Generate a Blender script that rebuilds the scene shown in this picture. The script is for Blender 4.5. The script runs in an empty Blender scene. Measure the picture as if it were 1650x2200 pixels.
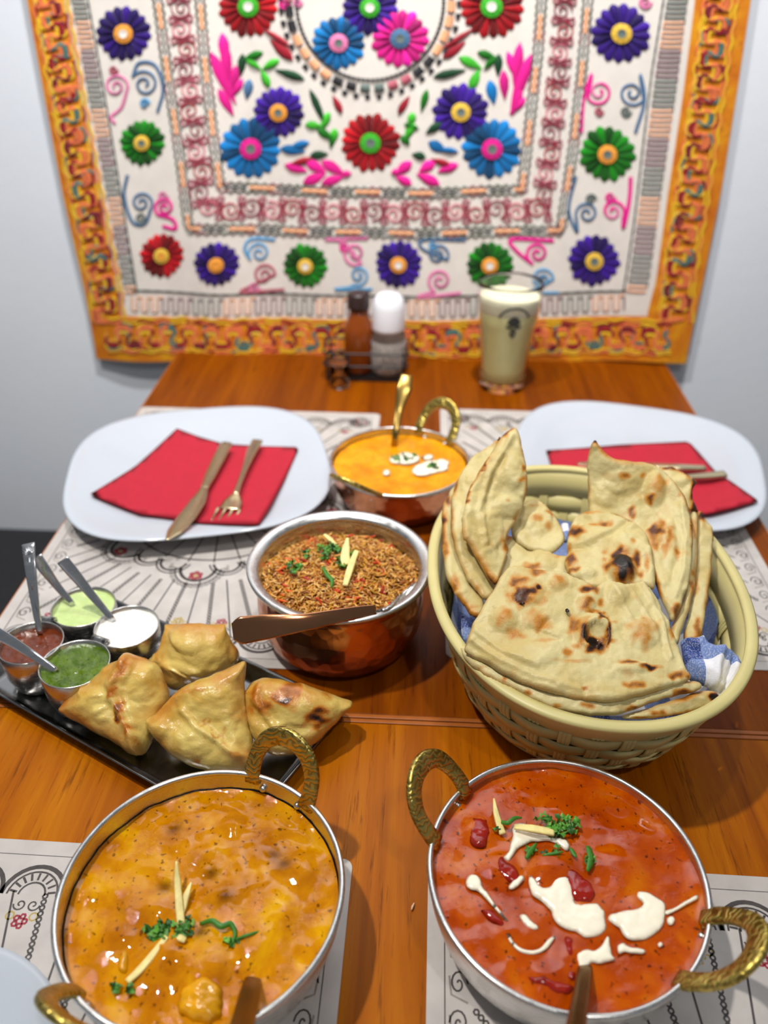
import bpy, bmesh, math, random
import numpy as np
from mathutils import Vector, Matrix, noise, geometry
random.seed(7); np.random.seed(7)
S = bpy.context.scene
COL = S.collection
PI = math.pi

# ------------------------------------------------------------------ camera
W_, H_ = 1650.0, 2200.0
F_PX, PITCH, YAW, ROLL, CAM_H = 1739.6, 0.58197, 0.0399, 0.01238, 0.46
CROT = Matrix.Rotation(YAW, 3, 'Z') @ Matrix.Rotation(PI / 2 - PITCH, 3, 'X') @ Matrix.Rotation(ROLL, 3, 'Z')
cam_d = bpy.data.cameras.new('camera')
cam = bpy.data.objects.new('camera', cam_d)
COL.objects.link(cam)
cam.matrix_world = Matrix.Translation((0, 0, CAM_H)) @ CROT.to_4x4()
cam_d.sensor_fit = 'AUTO'
cam_d.sensor_width = 36.0
cam_d.lens = F_PX / H_ * 36.0
cam_d.clip_start = 0.02
cam_d.dof.use_dof = True
cam_d.dof.focus_distance = 0.515
cam_d.dof.aperture_fstop = 4.6
S.camera = cam

# ------------------------------------------------------------------ light
S.view_settings.view_transform = 'Standard'
S.view_settings.look = 'None'
S.view_settings.gamma = 1.0
S.view_settings.use_curve_mapping = False
S.view_settings.exposure = -0.2
world = bpy.data.worlds.new('world')
S.world = world
world.use_nodes = True
world.node_tree.nodes['Background'].inputs[0].default_value = (0.86, 0.92, 1.0, 1)
world.node_tree.nodes['Background'].inputs[1].default_value = 0.21


def lamp(name, loc, target, power, size, col, spread=180):
    d = bpy.data.lights.new(name, 'AREA')
    d.shape = 'DISK'
    d.size = size
    d.energy = power
    d.color = col
    d.spread = math.radians(spread)
    o = bpy.data.objects.new(name, d)
    COL.objects.link(o)
    o.location = loc
    o.rotation_euler = (Vector(target) - Vector(loc)).to_track_quat('-Z', 'Y').to_euler()
    return o


lamp('ceiling_lamp', (-0.52, 0.33, 1.62), (-0.1, 0.45, 0), 21, 0.06, (1.0, 0.96, 0.90))
lamp('ceiling_lamp', (0.38, -0.36, 1.62), (0.0, 0.4, 0), 5.6, 0.06, (1.0, 0.96, 0.90))
lamp('ceiling_lamp', (0.05, 0.52, 1.78), (0.0, 1.12, 0.90), 10.8, 0.08, (1.0, 0.98, 0.96), 84)


# ------------------------------------------------------------------ projection helpers (photo measurements -> metres)
def ray(px, py):
    v = CROT @ Vector(((px - 825.0) / F_PX, -(py - 1100.0) / F_PX, -1.0))
    return v


def at(px, py, z=0.0):
    d = ray(px, py)
    t = (z - CAM_H) / d.z
    return Vector((d.x * t, d.y * t, z))


WALL_Y = 1.125
CLOTH_Y = 1.112


def atwall(px, py, y=CLOTH_Y):
    d = ray(px, py)
    t = y / d.y
    return Vector((d.x * t, y, CAM_H + d.z * t))


# ------------------------------------------------------------------ materials
def lin(c):
    c = c / 255.0
    return c / 12.92 if c <= 0.04045 else ((c + 0.055) / 1.055) ** 2.4


def rgb(r, g, b):
    return (lin(r), lin(g), lin(b), 1)


class NT:
    def __init__(s, name):
        s.m = bpy.data.materials.new(name)
        s.m.use_nodes = True
        s.t = s.m.node_tree
        s.b = s.t.nodes['Principled BSDF']

    def n(s, typ, **kw):
        x = s.t.nodes.new(typ)
        for k, v in kw.items():
            if k.startswith('i_'):
                key = k[2:]
                x.inputs[int(key) if key.isdigit() else key].default_value = v
            else:
                setattr(x, k, v)
        return x

    def l(s, a, b):
        s.t.links.new(a, b)

    def coords(s, scale=(1, 1, 1), kind='Object', rot=(0, 0, 0)):
        tc = s.n('ShaderNodeTexCoord')
        mp = s.n('ShaderNodeMapping')
        mp.inputs['Scale'].default_value = scale
        mp.inputs['Rotation'].default_value = rot
        s.l(tc.outputs[kind], mp.inputs[0])
        return mp.outputs[0]

    def noise(s, co, scale, detail=4, rough=0.55, dist=0.0):
        x = s.n('ShaderNodeTexNoise')
        x.inputs['Scale'].default_value = scale
        x.inputs['Detail'].default_value = detail
        x.inputs['Roughness'].default_value = rough
        x.inputs['Distortion'].default_value = dist
        s.l(co, x.inputs['Vector'])
        return x.outputs[0]

    def voro(s, co, scale, feature='F1'):
        x = s.n('ShaderNodeTexVoronoi', feature=feature)
        x.inputs['Scale'].default_value = scale
        s.l(co, x.inputs['Vector'])
        return x.outputs[0]

    def ramp(s, fac, stops, interp='LINEAR'):
        x = s.n('ShaderNodeValToRGB')
        x.color_ramp.interpolation = interp
        e = x.color_ramp.elements
        while len(e) > 1:
            e.remove(e[-1])
        for i, (p, c) in enumerate(stops):
            if i:
                q = e.new(p)
            else:
                q = e[0]
                q.position = p
            q.color = c if len(c) == 4 else (*c, 1)
        s.l(fac, x.inputs[0])
        return x.outputs[0]

    def mix(s, fac, a, b, mode='MIX'):
        x = s.n('ShaderNodeMix', data_type='RGBA', blend_type=mode)
        for sock, v in ((x.inputs[0], fac), (x.inputs[6], a), (x.inputs[7], b)):
            if hasattr(v, 'is_output'):
                s.l(v, sock)
            else:
                sock.default_value = v
        return x.outputs[2]

    def math(s, op, a, b=0.0, clamp=False):
        x = s.n('ShaderNodeMath', operation=op, use_clamp=clamp)
        for sock, v in ((x.inputs[0], a), (x.inputs[1], b)):
            if hasattr(v, 'is_output'):
                s.l(v, sock)
            else:
                sock.default_value = v
        return x.outputs[0]

    def attr(s, name):
        x = s.n('ShaderNodeAttribute', attribute_name=name)
        return x

    def bump(s, h, strength=0.3, dist=0.001):
        x = s.n('ShaderNodeBump')
        x.inputs['Strength'].default_value = strength
        x.inputs['Distance'].default_value = dist
        s.l(h, x.inputs['Height'])
        s.l(x.outputs[0], s.b.inputs['Normal'])

    def set(s, **kw):
        for k, v in kw.items():
            k = k.replace('_', ' ')
            sock = s.b.inputs[k]
            if hasattr(v, 'is_output'):
                s.l(v, sock)
            else:
                sock.default_value = v
        return s.m


def plain(name, col, rough=0.5, metal=0.0, nscale=0, namt=0.15, bump=0, bscale=200, bdist=0.0005, **kw):
    t = NT(name)
    co = t.coords()
    if nscale:
        f = t.noise(co, nscale)
        dark = tuple(c * (1 - namt) for c in col[:3]) + (1,)
        light = tuple(min(1, c * (1 + namt)) for c in col[:3]) + (1,)
        t.set(Base_Color=t.ramp(f, [(0.3, dark), (0.7, light)]))
    else:
        t.set(Base_Color=col)
    t.set(Roughness=rough, Metallic=metal, **kw)
    if bump:
        t.bump(t.noise(co, bscale), bump, bdist)
    return t.m


MATS = {}


def m_wall():
    t = NT('painted_wall')
    co = t.coords()
    f = t.noise(co, 3.0, 3)
    t.set(Base_Color=t.ramp(f, [(0.3, rgb(226, 233, 243)), (0.7, rgb(235, 240, 247))]), Roughness=0.75)
    t.bump(t.noise(co, 60), 0.12, 0.002)
    return t.m


def m_wood(name, hue):
    t = NT(name)
    co = t.coords((1, 0.055, 1))
    co2 = t.coords((1, 0.02, 1))
    a = t.noise(co, 55, 6, 0.62, 0.6)
    b = t.noise(co, 330, 4, 0.7)
    c = t.noise(co2, 14, 3, 0.5)
    d1, d2, d3 = hue
    col = t.ramp(a, [(0.28, d1), (0.5, d2), (0.72, d3)])
    col = t.mix(t.ramp(c, [(0.35, (0, 0, 0, 1)), (0.7, (0.55, 0.55, 0.55, 1))]), col, d1)
    col = t.mix(t.ramp(b, [(0.31, (0.7, 0.7, 0.7, 1)), (0.43, (0, 0, 0, 1))]), col, tuple(x * 0.5 for x in d1[:3]) + (1,))
    t.set(Base_Color=col, Roughness=0.38, Specular_IOR_Level=0.12)
    t.bump(b, 0.05, 0.0005)
    return t.m


def m_steel(name, col=(0.62, 0.62, 0.60, 1), rough=0.24, scale=90):
    t = NT(name)
    co = t.coords((1, 1, 6))
    f = t.noise(co, scale, 3)
    t.set(Base_Color=col, Metallic=1.0, Roughness=t.ramp(f, [(0.3, (rough * 0.75,) * 3), (0.7, (rough * 1.35,) * 3)]))
    t.bump(t.noise(t.coords(), 45, 2), 0.10, 0.0012)
    return t.m


def m_copper():
    t = NT('hammered_copper')
    co = t.coords()
    v = t.voro(co, 95)
    f = t.noise(co, 24, 3)
    t.set(Base_Color=t.ramp(f, [(0.3, rgb(178, 108, 74)), (0.7, rgb(214, 150, 112))]), Metallic=1.0, Roughness=0.25)
    t.bump(v, 0.35, 0.003)
    return t.m


def m_brass():
    t = NT('engraved_brass')
    co = t.coords()
    w = t.n('ShaderNodeTexWave', wave_type='RINGS')
    w.inputs['Scale'].default_value = 95
    w.inputs['Distortion'].default_value = 11
    w.inputs['Detail'].default_value = 1.5
    w.inputs['Detail Scale'].default_value = 1.6
    t.l(co, w.inputs[0])
    f = t.noise(co, 60, 3)
    col = t.ramp(f, [(0.3, rgb(176, 152, 72)), (0.7, rgb(214, 192, 108))])
    col = t.mix(t.ramp(w.outputs[1], [(0.05, (0.55, 0.55, 0.55, 1)), (0.35, (0, 0, 0, 1))]), col, rgb(92, 74, 28))
    t.set(Base_Color=col, Metallic=1.0, Roughness=0.33)
    t.bump(w.outputs[1], 0.4, 0.0007)
    return t.m


def m_curry(name, c_dark, c_mid, c_oil, fleck, rough=0.16, bdist=0.0022, bscale=190):
    t = NT(name)
    co = t.coords()
    f = t.noise(co, 40, 5, 0.6, 0.4)
    col = t.ramp(f, [(0.3, c_dark), (0.52, c_mid), (0.72, c_oil)])
    g = t.noise(co, 300, 2, 0.5)
    col = t.mix(t.ramp(g, [(0.635, (0, 0, 0, 1)), (0.70, (0.8, 0.8, 0.8, 1))]), col, fleck)
    a = t.attr('char')
    col = t.mix(a.outputs['Fac'], col, tuple(x * 0.28 for x in c_dark[:3]) + (1,))
    t.set(Base_Color=col, Roughness=rough, Specular_IOR_Level=0.3)
    hn = t.noise(co, bscale, 5, 0.6)
    mk = t.ramp(t.noise(co, 55, 3, 0.6), [(0.52, (0.03, 0.03, 0.03, 1)), (0.64, (1, 1, 1, 1))])
    hn = t.math('MULTIPLY', t.math('SUBTRACT', hn, 0.5), mk)
    t.bump(hn, 0.8, bdist)
    return t.m


def m_bread(name, pale, mid, toast, rough=0.5, spec=0.35, fine=520):
    t = NT(name)
    co = t.coords()
    f = t.noise(co, 26, 4, 0.6, 0.5)
    col = t.ramp(f, [(0.36, mid), (0.55, pale), (0.8, pale)])
    f2 = t.noise(co, 55, 3, 0.6, 0.3)
    col = t.mix(t.ramp(f2, [(0.60, (0, 0, 0, 1)), (0.78, (0.5, 0.5, 0.5, 1))]), col, toast)
    a = t.attr('char')
    n3 = t.noise(co, 150, 4, 0.6)
    af = t.math('ADD', a.outputs['Fac'], t.math('MULTIPLY', t.math('SUBTRACT', n3, 0.5), t.math('MULTIPLY', t.math('MINIMUM', a.outputs['Fac'], 0.5), 1.2)))
    cc = t.ramp(af, [(0.05, (0, 0, 0, 1)), (0.42, (1, 1, 1, 1))])
    col = t.mix(cc, col, toast)
    dk = t.ramp(af, [(0.40, (0, 0, 0, 1)), (0.74, (1, 1, 1, 1))])
    col = t.mix(dk, col, rgb(96, 48, 16))
    bk = t.ramp(af, [(0.74, (0, 0, 0, 1)), (1.02, (1, 1, 1, 1))])
    col = t.mix(bk, col, rgb(26, 16, 11))
    t.set(Base_Color=col, Roughness=rough, Specular_IOR_Level=spec, )
    h = t.math('ADD', t.math('MULTIPLY', t.noise(co, 70, 4), 1.0), t.math('MULTIPLY', t.noise(co, fine, 3), 0.25))
    t.bump(h, 0.55, 0.0022)
    return t.m


def m_attrcol(name, rough=0.6, sheen=0.0, bump=0.0, bscale=600, spec=0.3):
    t = NT(name)
    a = t.attr('Col')
    t.set(Base_Color=a.outputs['Color'], Roughness=rough, Specular_IOR_Level=spec)
    if sheen:
        t.set(Sheen_Weight=sheen)
    if bump:
        t.bump(t.noise(t.coords((1, 1, 0.25)), bscale), bump, 0.0015)
    return t.m


def m_glass(name='clear_glass', col=(1, 1, 1, 1)):
    t = NT(name)
    return t.set(Base_Color=col, Roughness=0.02, Transmission_Weight=1.0, IOR=1.28)


wall_m = m_wall()
steel = m_steel('brushed_steel')
steel_dark = m_steel('tray_steel', (0.22, 0.22, 0.22, 1), 0.2, 40)
alu = m_steel('pan_aluminium', (0.68, 0.67, 0.65, 1), 0.27, 130)
copper = m_copper()
brass = m_brass()
brass_plain = plain('polished_brass', rgb(160, 132, 72), 0.24, 1.0, 40, 0.25)
cutlery_m = m_steel('cutlery_steel', (0.66, 0.55, 0.34, 1), 0.17, 60)
dark_brass = plain('dark_brass', rgb(134, 102, 56), 0.25, 1.0, 60, 0.2)
white_china = plain('white_china', rgb(188, 195, 205), 0.14, 0, 0)
napkin_m = plain('red_paper', rgb(178, 18, 44), 0.8, 0, 90, 0.06, 0.3, 900)
paper_m = plain('placemat_paper', rgb(190, 184, 179), 0.42, 0, 45, 0.10, 0.12, 300)
ink_m = plain('grey_ink', rgb(64, 58, 56), 0.5, 0, 150, 0.4)
ink_light = plain('light_grey_ink', rgb(140, 130, 122), 0.5, 0, 150, 0.3)
ink_red = plain('red_ink', rgb(150, 24, 48), 0.5)
ink_gold = plain('gold_ink', rgb(176, 152, 72), 0.5)
basket_m = plain('cream_plastic', rgb(202, 190, 128), 0.42, 0, 30, 0.05, 0.1, 90, 0.001)


# ------------------------------------------------------------------ mesh helpers
def thing(name, label, cat, loc=(0, 0, 0), group=None):
    o = bpy.data.objects.new(name, None)
    o.empty_display_size = 0.03
    COL.objects.link(o)
    o.location = loc
    o['label'] = label
    o['category'] = cat
    if group:
        o['group'] = group
    return o


def tag(o, label, cat, group=None, kind=None):
    o['label'] = label
    o['category'] = cat
    if group:
        o['group'] = group
    if kind:
        o['kind'] = kind
    return o


def wloc(p):
    v = Vector((0, 0, 0))
    while p:
        v = v + p.location
        p = p.parent
    return v


def obj(name, verts, faces, mat, parent=None, smooth=True, attrs=None, loc=None):
    """one mesh object; verts are given in world space"""
    me = bpy.data.meshes.new(name)
    off = wloc(parent) if parent else Vector(loc or (0, 0, 0))
    me.from_pydata([(v[0] - off.x, v[1] - off.y, v[2] - off.z) for v in verts], [], faces)
    if smooth:
        me.polygons.foreach_set('use_smooth', [True] * len(me.polygons))
    for k, arr in (attrs or {}).items():
        if k == 'Col':
            a = me.color_attributes.new('Col', 'FLOAT_COLOR', 'POINT')
            a.data.foreach_set('color', np.array(arr, dtype=np.float32).reshape(-1))
        else:
            a = me.attributes.new(k, 'FLOAT', 'POINT')
            a.data.foreach_set('value', np.array(arr, dtype=np.float32))
    if isinstance(mat, (list, tuple)):
        for m in mat:
            me.materials.append(m)
    else:
        me.materials.append(mat)
    me.update()
    o = bpy.data.objects.new(name, me)
    COL.objects.link(o)
    if parent:
        o.parent = parent
    else:
        o.location = off
    return o


class MB:
    """collects geometry for ONE mesh"""
    def __init__(s):
        s.v, s.f, s.c = [], [], []

    def add(s, verts, faces, col=None):
        k = len(s.v)
        s.v += [tuple(v) for v in verts]
        s.f += [tuple(i + k for i in f) for f in faces]
        if col is not None:
            s.c += [tuple(col)] * len(verts) if not isinstance(col[0], (tuple, list)) else list(col)
        return s

    def build(s, name, mat, parent=None, smooth=True, loc=None):
        at_ = {'Col': s.c} if s.c and len(s.c) == len(s.v) else None
        return obj(name, s.v, s.f, mat, parent, smooth, at_, loc)


def lathe(profile, c=(0, 0, 0), n=64, close=False, sx=1, sy=1, fn=None):
    vs, fs = [], []
    m = len(profile)
    for r, z in profile:
        for k in range(n):
            a = 2 * PI * k / n
            x, y = r * math.cos(a) * sx, r * math.sin(a) * sy
            vs.append((c[0] + x, c[1] + y, c[2] + z))
    rng = range(m) if close else range(m - 1)
    for i in rng:
        j = (i + 1) % m
        for k in range(n):
            k2 = (k + 1) % n
            fs.append((i * n + k, i * n + k2, j * n + k2, j * n + k))
    if not close:
        if profile[0][0] < 1e-3 or True:
            fs.append(tuple(range(n - 1, -1, -1)) if profile[0][0] > 1e-5 and False else ())
            fs.pop()
    return vs, fs


def cap(vs, fs, start, n, flip=False):
    f = list(range(start, start + n))
    fs.append(tuple(reversed(f)) if flip else tuple(f))


def smooth_path(pts, n=8, closed=False):
    P = [Vector(p) for p in pts]
    out = []
    m = len(P)
    rng = range(m) if closed else range(m - 1)
    for i in rng:
        if closed:
            a, b, c, d = P[(i - 1) % m], P[i], P[(i + 1) % m], P[(i + 2) % m]
        else:
            b, c = P[i], P[i + 1]
            a = P[i - 1] if i else b + (b - c)
            d = P[i + 2] if i + 2 < m else c + (c - b)
        for k in range(n):
            t = k / n
            out.append(0.5 * ((2 * b) + (c - a) * t + (2 * a - 5 * b + 4 * c - d) * t * t + (3 * b - a - 3 * c + d) * t ** 3))
    if not closed:
        out.append(P[-1])
    return out


def interp(a, n):
    a = list(a)
    return np.interp(np.linspace(0, len(a) - 1, n), range(len(a)), a)


def bar(path, widths, thicks, up=(0, 0, 1), n=10, e=2.6, closed=False):
    """flat or round bar swept along a path; width lies across `up`"""
    P = [Vector(p) for p in path]
    m = len(P)
    wd, th = interp(widths, m), interp(thicks, m)
    up = Vector(up)
    vs, fs = [], []
    for i in range(m):
        t = (P[(i + 1) % m] - P[i - 1]) if closed else (P[min(i + 1, m - 1)] - P[max(i - 1, 0)])
        t.normalize()
        s = t.cross(up)
        s.normalize()
        u = s.cross(t)
        for k in range(n):
            a = 2 * PI * (k + 0.5) / n
            ca, sa = math.cos(a), math.sin(a)
            x = math.copysign(abs(ca) ** (2 / e), ca) * wd[i] / 2
            y = math.copysign(abs(sa) ** (2 / e), sa) * th[i] / 2
            vs.append(P[i] + s * x + u * y)
    for i in range(m if closed else m - 1):
        j = (i + 1) % m
        for k in range(n):
            k2 = (k + 1) % n
            fs.append((i * n + k, i * n + k2, j * n + k2, j * n + k))
    if not closed:
        cap(vs, fs, 0, n, True)
        cap(vs, fs, (m - 1) * n, n)
    return vs, fs


def box(c, s, bev=0.0):
    bm = bmesh.new()
    bmesh.ops.create_cube(bm, size=1)
    for v in bm.verts:
        v.co = Vector((c[0] + v.co.x * s[0], c[1] + v.co.y * s[1], c[2] + v.co.z * s[2]))
    if bev:
        bmesh.ops.bevel(bm, geom=bm.edges[:], offset=bev, segments=2, affect='EDGES', profile=0.5)
    bm.verts.index_update()
    vs = [v.co.copy() for v in bm.verts]
    fs = [tuple(v.index for v in f.verts) for f in bm.faces]
    bm.free()
    return vs, fs


def ball(c, r, n=10, m=7, s=(1, 1, 1)):
    vs, fs = [], []
    for i in range(m + 1):
        t = PI * i / m
        for k in range(n):
            a = 2 * PI * k / n
            vs.append((c[0] + r * s[0] * math.sin(t) * math.cos(a), c[1] + r * s[1] * math.sin(t) * math.sin(a), c[2] + r * s[2] * math.cos(t)))
    for i in range(m):
        for k in range(n):
            k2 = (k + 1) % n
            fs.append((i * n + k, (i + 1) * n + k, (i + 1) * n + k2, i * n + k2))
    return vs, fs


def tps(ctrl, vals, q):
    ctrl, vals, q = np.array(ctrl, float), np.array(vals, float), np.array(q, float)
    sc = max(np.ptp(ctrl[:, 0]), np.ptp(ctrl[:, 1]), 1e-9)
    c0 = ctrl.mean(0)
    C, Q = (ctrl - c0) / sc, (q - c0) / sc

    def U(d2):
        return d2 * np.log(d2 + 1e-12)
    n = len(C)
    K = U(((C[:, None] - C[None]) ** 2).sum(-1)) + np.eye(n) * 1e-4
    Pm = np.c_[np.ones(n), C]
    A = np.zeros((n + 3, n + 3))
    A[:n, :n] = K
    A[:n, n:] = Pm
    A[n:, :n] = Pm.T
    w = np.linalg.solve(A, np.r_[vals, 0, 0, 0])
    return U(((Q[:, None] - C[None]) ** 2).sum(-1)) @ w[:n] + np.c_[np.ones(len(Q)), Q] @ w[n:]


def inside(pts, poly):
    x, y = pts[:, 0], pts[:, 1]
    r = np.zeros(len(pts), bool)
    n = len(poly)
    for i in range(n):
        x1, y1 = poly[i]
        x2, y2 = poly[(i + 1) % n]
        if y1 == y2:
            continue
        c = ((y1 > y) != (y2 > y)) & (x < (x2 - x1) * (y - y1) / (y2 - y1) + x1)
        r ^= c
    return r


def edge_dist(pts, poly):
    d = np.full(len(pts), 1e9)
    n = len(poly)
    for i in range(n):
        a, b = poly[i], poly[(i + 1) % n]
        ab = b - a
        t = np.clip(((pts - a) @ ab) / max(ab @ ab, 1e-12), 0, 1)
        d = np.minimum(d, np.linalg.norm(pts - (a + t[:, None] * ab), axis=1))
    return d


def pillow(name, outline, mat, parent=None, inner=(), sp=9.0, thick=0.005, rim=None, noise_amp=0.0, noise_scale=60.0,
           blisters=(), chars=(), edge_char=0.0, pos=None, resample=True, wob=0.0, loc=None, seed=0.0, ridges=(), fixz=None, upv=None):
    """a closed cushion-like sheet: outline points (u, v, h) are mapped by pos(u, v, h) to space and the sheet is thickened along its normals"""
    pos = pos or at
    ol = [(p[0], p[1]) for p in outline]
    ctrl = [(p[0], p[1]) for p in outline] + [(p[0], p[1]) for p in inner]
    cval = [p[2] if len(p) > 2 else fixz for p in outline] + [p[2] for p in inner]
    pth = smooth_path([(p[0], p[1], 0) for p in ol], 8, True) if resample else [Vector((p[0], p[1], 0)) for p in ol]
    # resample to even spacing
    pts = np.array([(p.x, p.y) for p in pth])
    seg = np.linalg.norm(np.roll(pts, -1, 0) - pts, axis=1)
    cum = np.r_[0, np.cumsum(seg)]
    nb = max(8, int(cum[-1] / sp))
    s = np.linspace(0, cum[-1], nb, endpoint=False)
    ext = np.r_[pts, pts[:1]]
    bd = np.c_[np.interp(s, cum, ext[:, 0]), np.interp(s, cum, ext[:, 1])]
    if wob:
        bd += np.array([[wob * noise.noise(Vector((x / 22.0, y / 22.0, seed + 3))), wob * noise.noise(Vector((x / 22.0, y / 22.0, seed + 9)))] for x, y in bd])
    lo, hi = bd.min(0), bd.max(0)
    gx, gy = np.meshgrid(np.arange(lo[0], hi[0] + sp, sp), np.arange(lo[1], hi[1] + sp, sp * 0.866))
    gx = gx + (np.arange(gx.shape[0]) % 2)[:, None] * sp / 2
    g = np.c_[gx.ravel(), gy.ravel()]
    g = g[inside(g, bd)]
    if len(g):
        dd = edge_dist(g, bd)
        g = g[dd > sp * 0.45]
    allp = np.r_[bd, g] if len(g) else bd
    res = geometry.delaunay_2d_cdt([Vector(p) for p in allp], [(i, (i + 1) % nb) for i in range(nb)], [], 1, 1e-5)
    v2 = np.array([(v.x, v.y) for v in res[0]])
    tri = [tuple(f) for f in res[2]]
    d = edge_dist(v2, bd)
    isb = d < sp * 0.02
    if fixz is not None and not inner:
        hz = np.full(len(v2), fixz)
    else:
        hz = tps(ctrl, cval, v2)
    P = np.array([tuple(pos(v2[i][0], v2[i][1], hz[i])) for i in range(len(v2))])
    T = np.array(tri)
    fn = np.cross(P[T[:, 1]] - P[T[:, 0]], P[T[:, 2]] - P[T[:, 0]])
    N = np.zeros_like(P)
    for k in range(3):
        np.add.at(N, T[:, k], fn)
    N /= np.linalg.norm(N, axis=1)[:, None] + 1e-12
    ref = np.array(upv) if upv is not None else (np.array([0, 0, CAM_H]) - P.mean(0))
    flip = (N.mean(0) @ ref) < 0
    if flip:
        N = -N
        T = T[:, ::-1]
    # local scale px->m for the rim
    rim_px = rim if rim else 10.0
    pr = np.sqrt(np.clip(1 - (1 - np.clip(d / rim_px, 0, 1)) ** 2, 0, 1))
    bump = np.zeros(len(v2))
    if noise_amp:
        for i in range(len(v2)):
            q = Vector((P[i][0] * noise_scale, P[i][1] * noise_scale, P[i][2] * noise_scale + seed))
            bump[i] = noise_amp * (noise.noise(q) + 0.45 * noise.noise(q * 2.3) + 0.22 * noise.noise(q * 5.1))
        bump *= np.clip(d / (rim_px * 0.6), 0.25, 1)
    char = np.zeros(len(v2))
    for b in blisters:
        x, y, rx, ry, h = b[:5]
        q = ((v2[:, 0] - x) / rx) ** 2 + ((v2[:, 1] - y) / ry) ** 2
        bump += h * np.clip(1 - q, 0, 1) ** (0.7 if h > 0 else 0.5)
    for path, rw, h in ridges:
        dm = np.full(len(v2), 1e9)
        for a, b in zip(path[:-1], path[1:]):
            a, b = np.array(a, float), np.array(b, float)
            ab = b - a
            t = np.clip(((v2 - a) @ ab) / max(ab @ ab, 1e-9), 0, 1)
            dm = np.minimum(dm, np.linalg.norm(v2 - (a + t[:, None] * ab), axis=1))
        bump += h * np.exp(-(dm / rw) ** 2)
    wn = None
    for c in chars:
        x, y, rx, ry, k = c[:5]
        an = c[5] if len(c) > 5 else 0
        wn = np.array([(noise.noise(Vector((u / 16.0, w / 16.0, seed + 40))), noise.noise(Vector((u / 16.0, w / 16.0, seed + 60)))) for u, w in v2]) if wn is None else wn
        dx, dy = v2[:, 0] - x + wn[:, 0] * 0.75 * rx, v2[:, 1] - y + wn[:, 1] * 0.75 * ry
        ca, sa = math.cos(an), math.sin(an)
        q = ((dx * ca + dy * sa) / rx) ** 2 + ((-dx * sa + dy * ca) / ry) ** 2
        char = np.maximum(char, 1.22 * k * np.clip(1.28 * np.exp(-1.1 * q) - 0.12, 0, 1))
    if edge_char:
        en = np.array([noise.noise(Vector((x / 60.0, y / 60.0, seed + 5))) for x, y in v2])
        char = np.maximum(char, np.clip(1 - d / (rim_px * 1.1), 0, 1) * np.clip(edge_char * (0.55 + 1.3 * en), 0, 1))
    top = P + N * (thick / 2 * pr + bump)[:, None]
    bot = P + N * (-thick / 2 * pr + bump * 0.85 - 1e-5)[:, None]
    nv = len(P)
    idx = np.arange(nv)
    imap = idx + nv
    imap[isb] = idx[isb]
    verts = np.r_[top, bot]
    faces = [tuple(int(q) for q in t) for t in T] + [(int(imap[t[2]]), int(imap[t[1]]), int(imap[t[0]])) for t in T]
    # drop unused duplicates of the rim
    used = np.unique(np.array(faces).ravel())
    re = -np.ones(len(verts), int)
    re[used] = np.arange(len(used))
    faces = [tuple(int(re[q]) for q in f) for f in faces]
    ch = np.r_[char, char * 0.6][used]
    return obj(name, [tuple(v) for v in verts[used]], faces, mat, parent, True, {'char': ch}, loc)


def strip(path, w, pos, h=0.0, lift=0.0):
    """thin stitched / printed line; path in 2-D, pos(u, v, height)"""
    P = [Vector((p[0], p[1])) for p in path]
    vs, fs = [], []
    m = len(P)
    for i in range(m):
        t = P[min(i + 1, m - 1)] - P[max(i - 1, 0)]
        if t.length < 1e-9:
            t = Vector((1, 0))
        t.normalize()
        nrm = Vector((-t.y, t.x))
        ww = w if not isinstance(w, (list, tuple, np.ndarray)) else w[i]
        a, b = P[i] + nrm * ww / 2, P[i] - nrm * ww / 2
        if h:
            vs += [pos(a.x, a.y, lift), pos(P[i].x, P[i].y, lift + h), pos(b.x, b.y, lift)]
        else:
            vs += [pos(a.x, a.y, lift), pos(b.x, b.y, lift)]
    k = 3 if h else 2
    for i in range(m - 1):
        for j in range(k - 1):
            fs.append((i * k + j, i * k + j + 1, (i + 1) * k + j + 1, (i + 1) * k + j))
    return vs, fs

# ------------------------------------------------------------------ room
def struct(o):
    o['kind'] = 'structure'
    return o


struct(obj('wall_back', *box((0, WALL_Y + 0.05, 0.5), (5.0, 0.1, 2.5)), wall_m, None, False, loc=(0, WALL_Y + 0.05, 0.5)))
floor_m = plain('floor_vinyl', rgb(92, 74, 62), 0.5, 0, 6, 0.15)
struct(obj('floor', *box((0, -0.2, -0.80), (5.0, 2.65, 0.1)), floor_m, None, False, loc=(0, -0.2, -0.80)))
struct(obj('baseboard_back', *box((0, WALL_Y - 0.008, -0.70), (5.0, 0.016, 0.1), 0.003), plain('baseboard_paint', rgb(225, 228, 232), 0.5), None, False, loc=(0, WALL_Y - 0.008, -0.75)))

# ------------------------------------------------------------------ tables
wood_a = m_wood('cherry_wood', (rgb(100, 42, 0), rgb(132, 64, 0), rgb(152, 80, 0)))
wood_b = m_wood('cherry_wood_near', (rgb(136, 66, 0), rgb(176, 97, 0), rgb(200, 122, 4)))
edge_m = plain('table_edge_band', rgb(168, 92, 26), 0.45, 0, 80, 0.1)
leg_m = plain('black_powder_coat', rgb(30, 28, 28), 0.5)
JOINT = 0.4185
TX = 0.005


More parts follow.
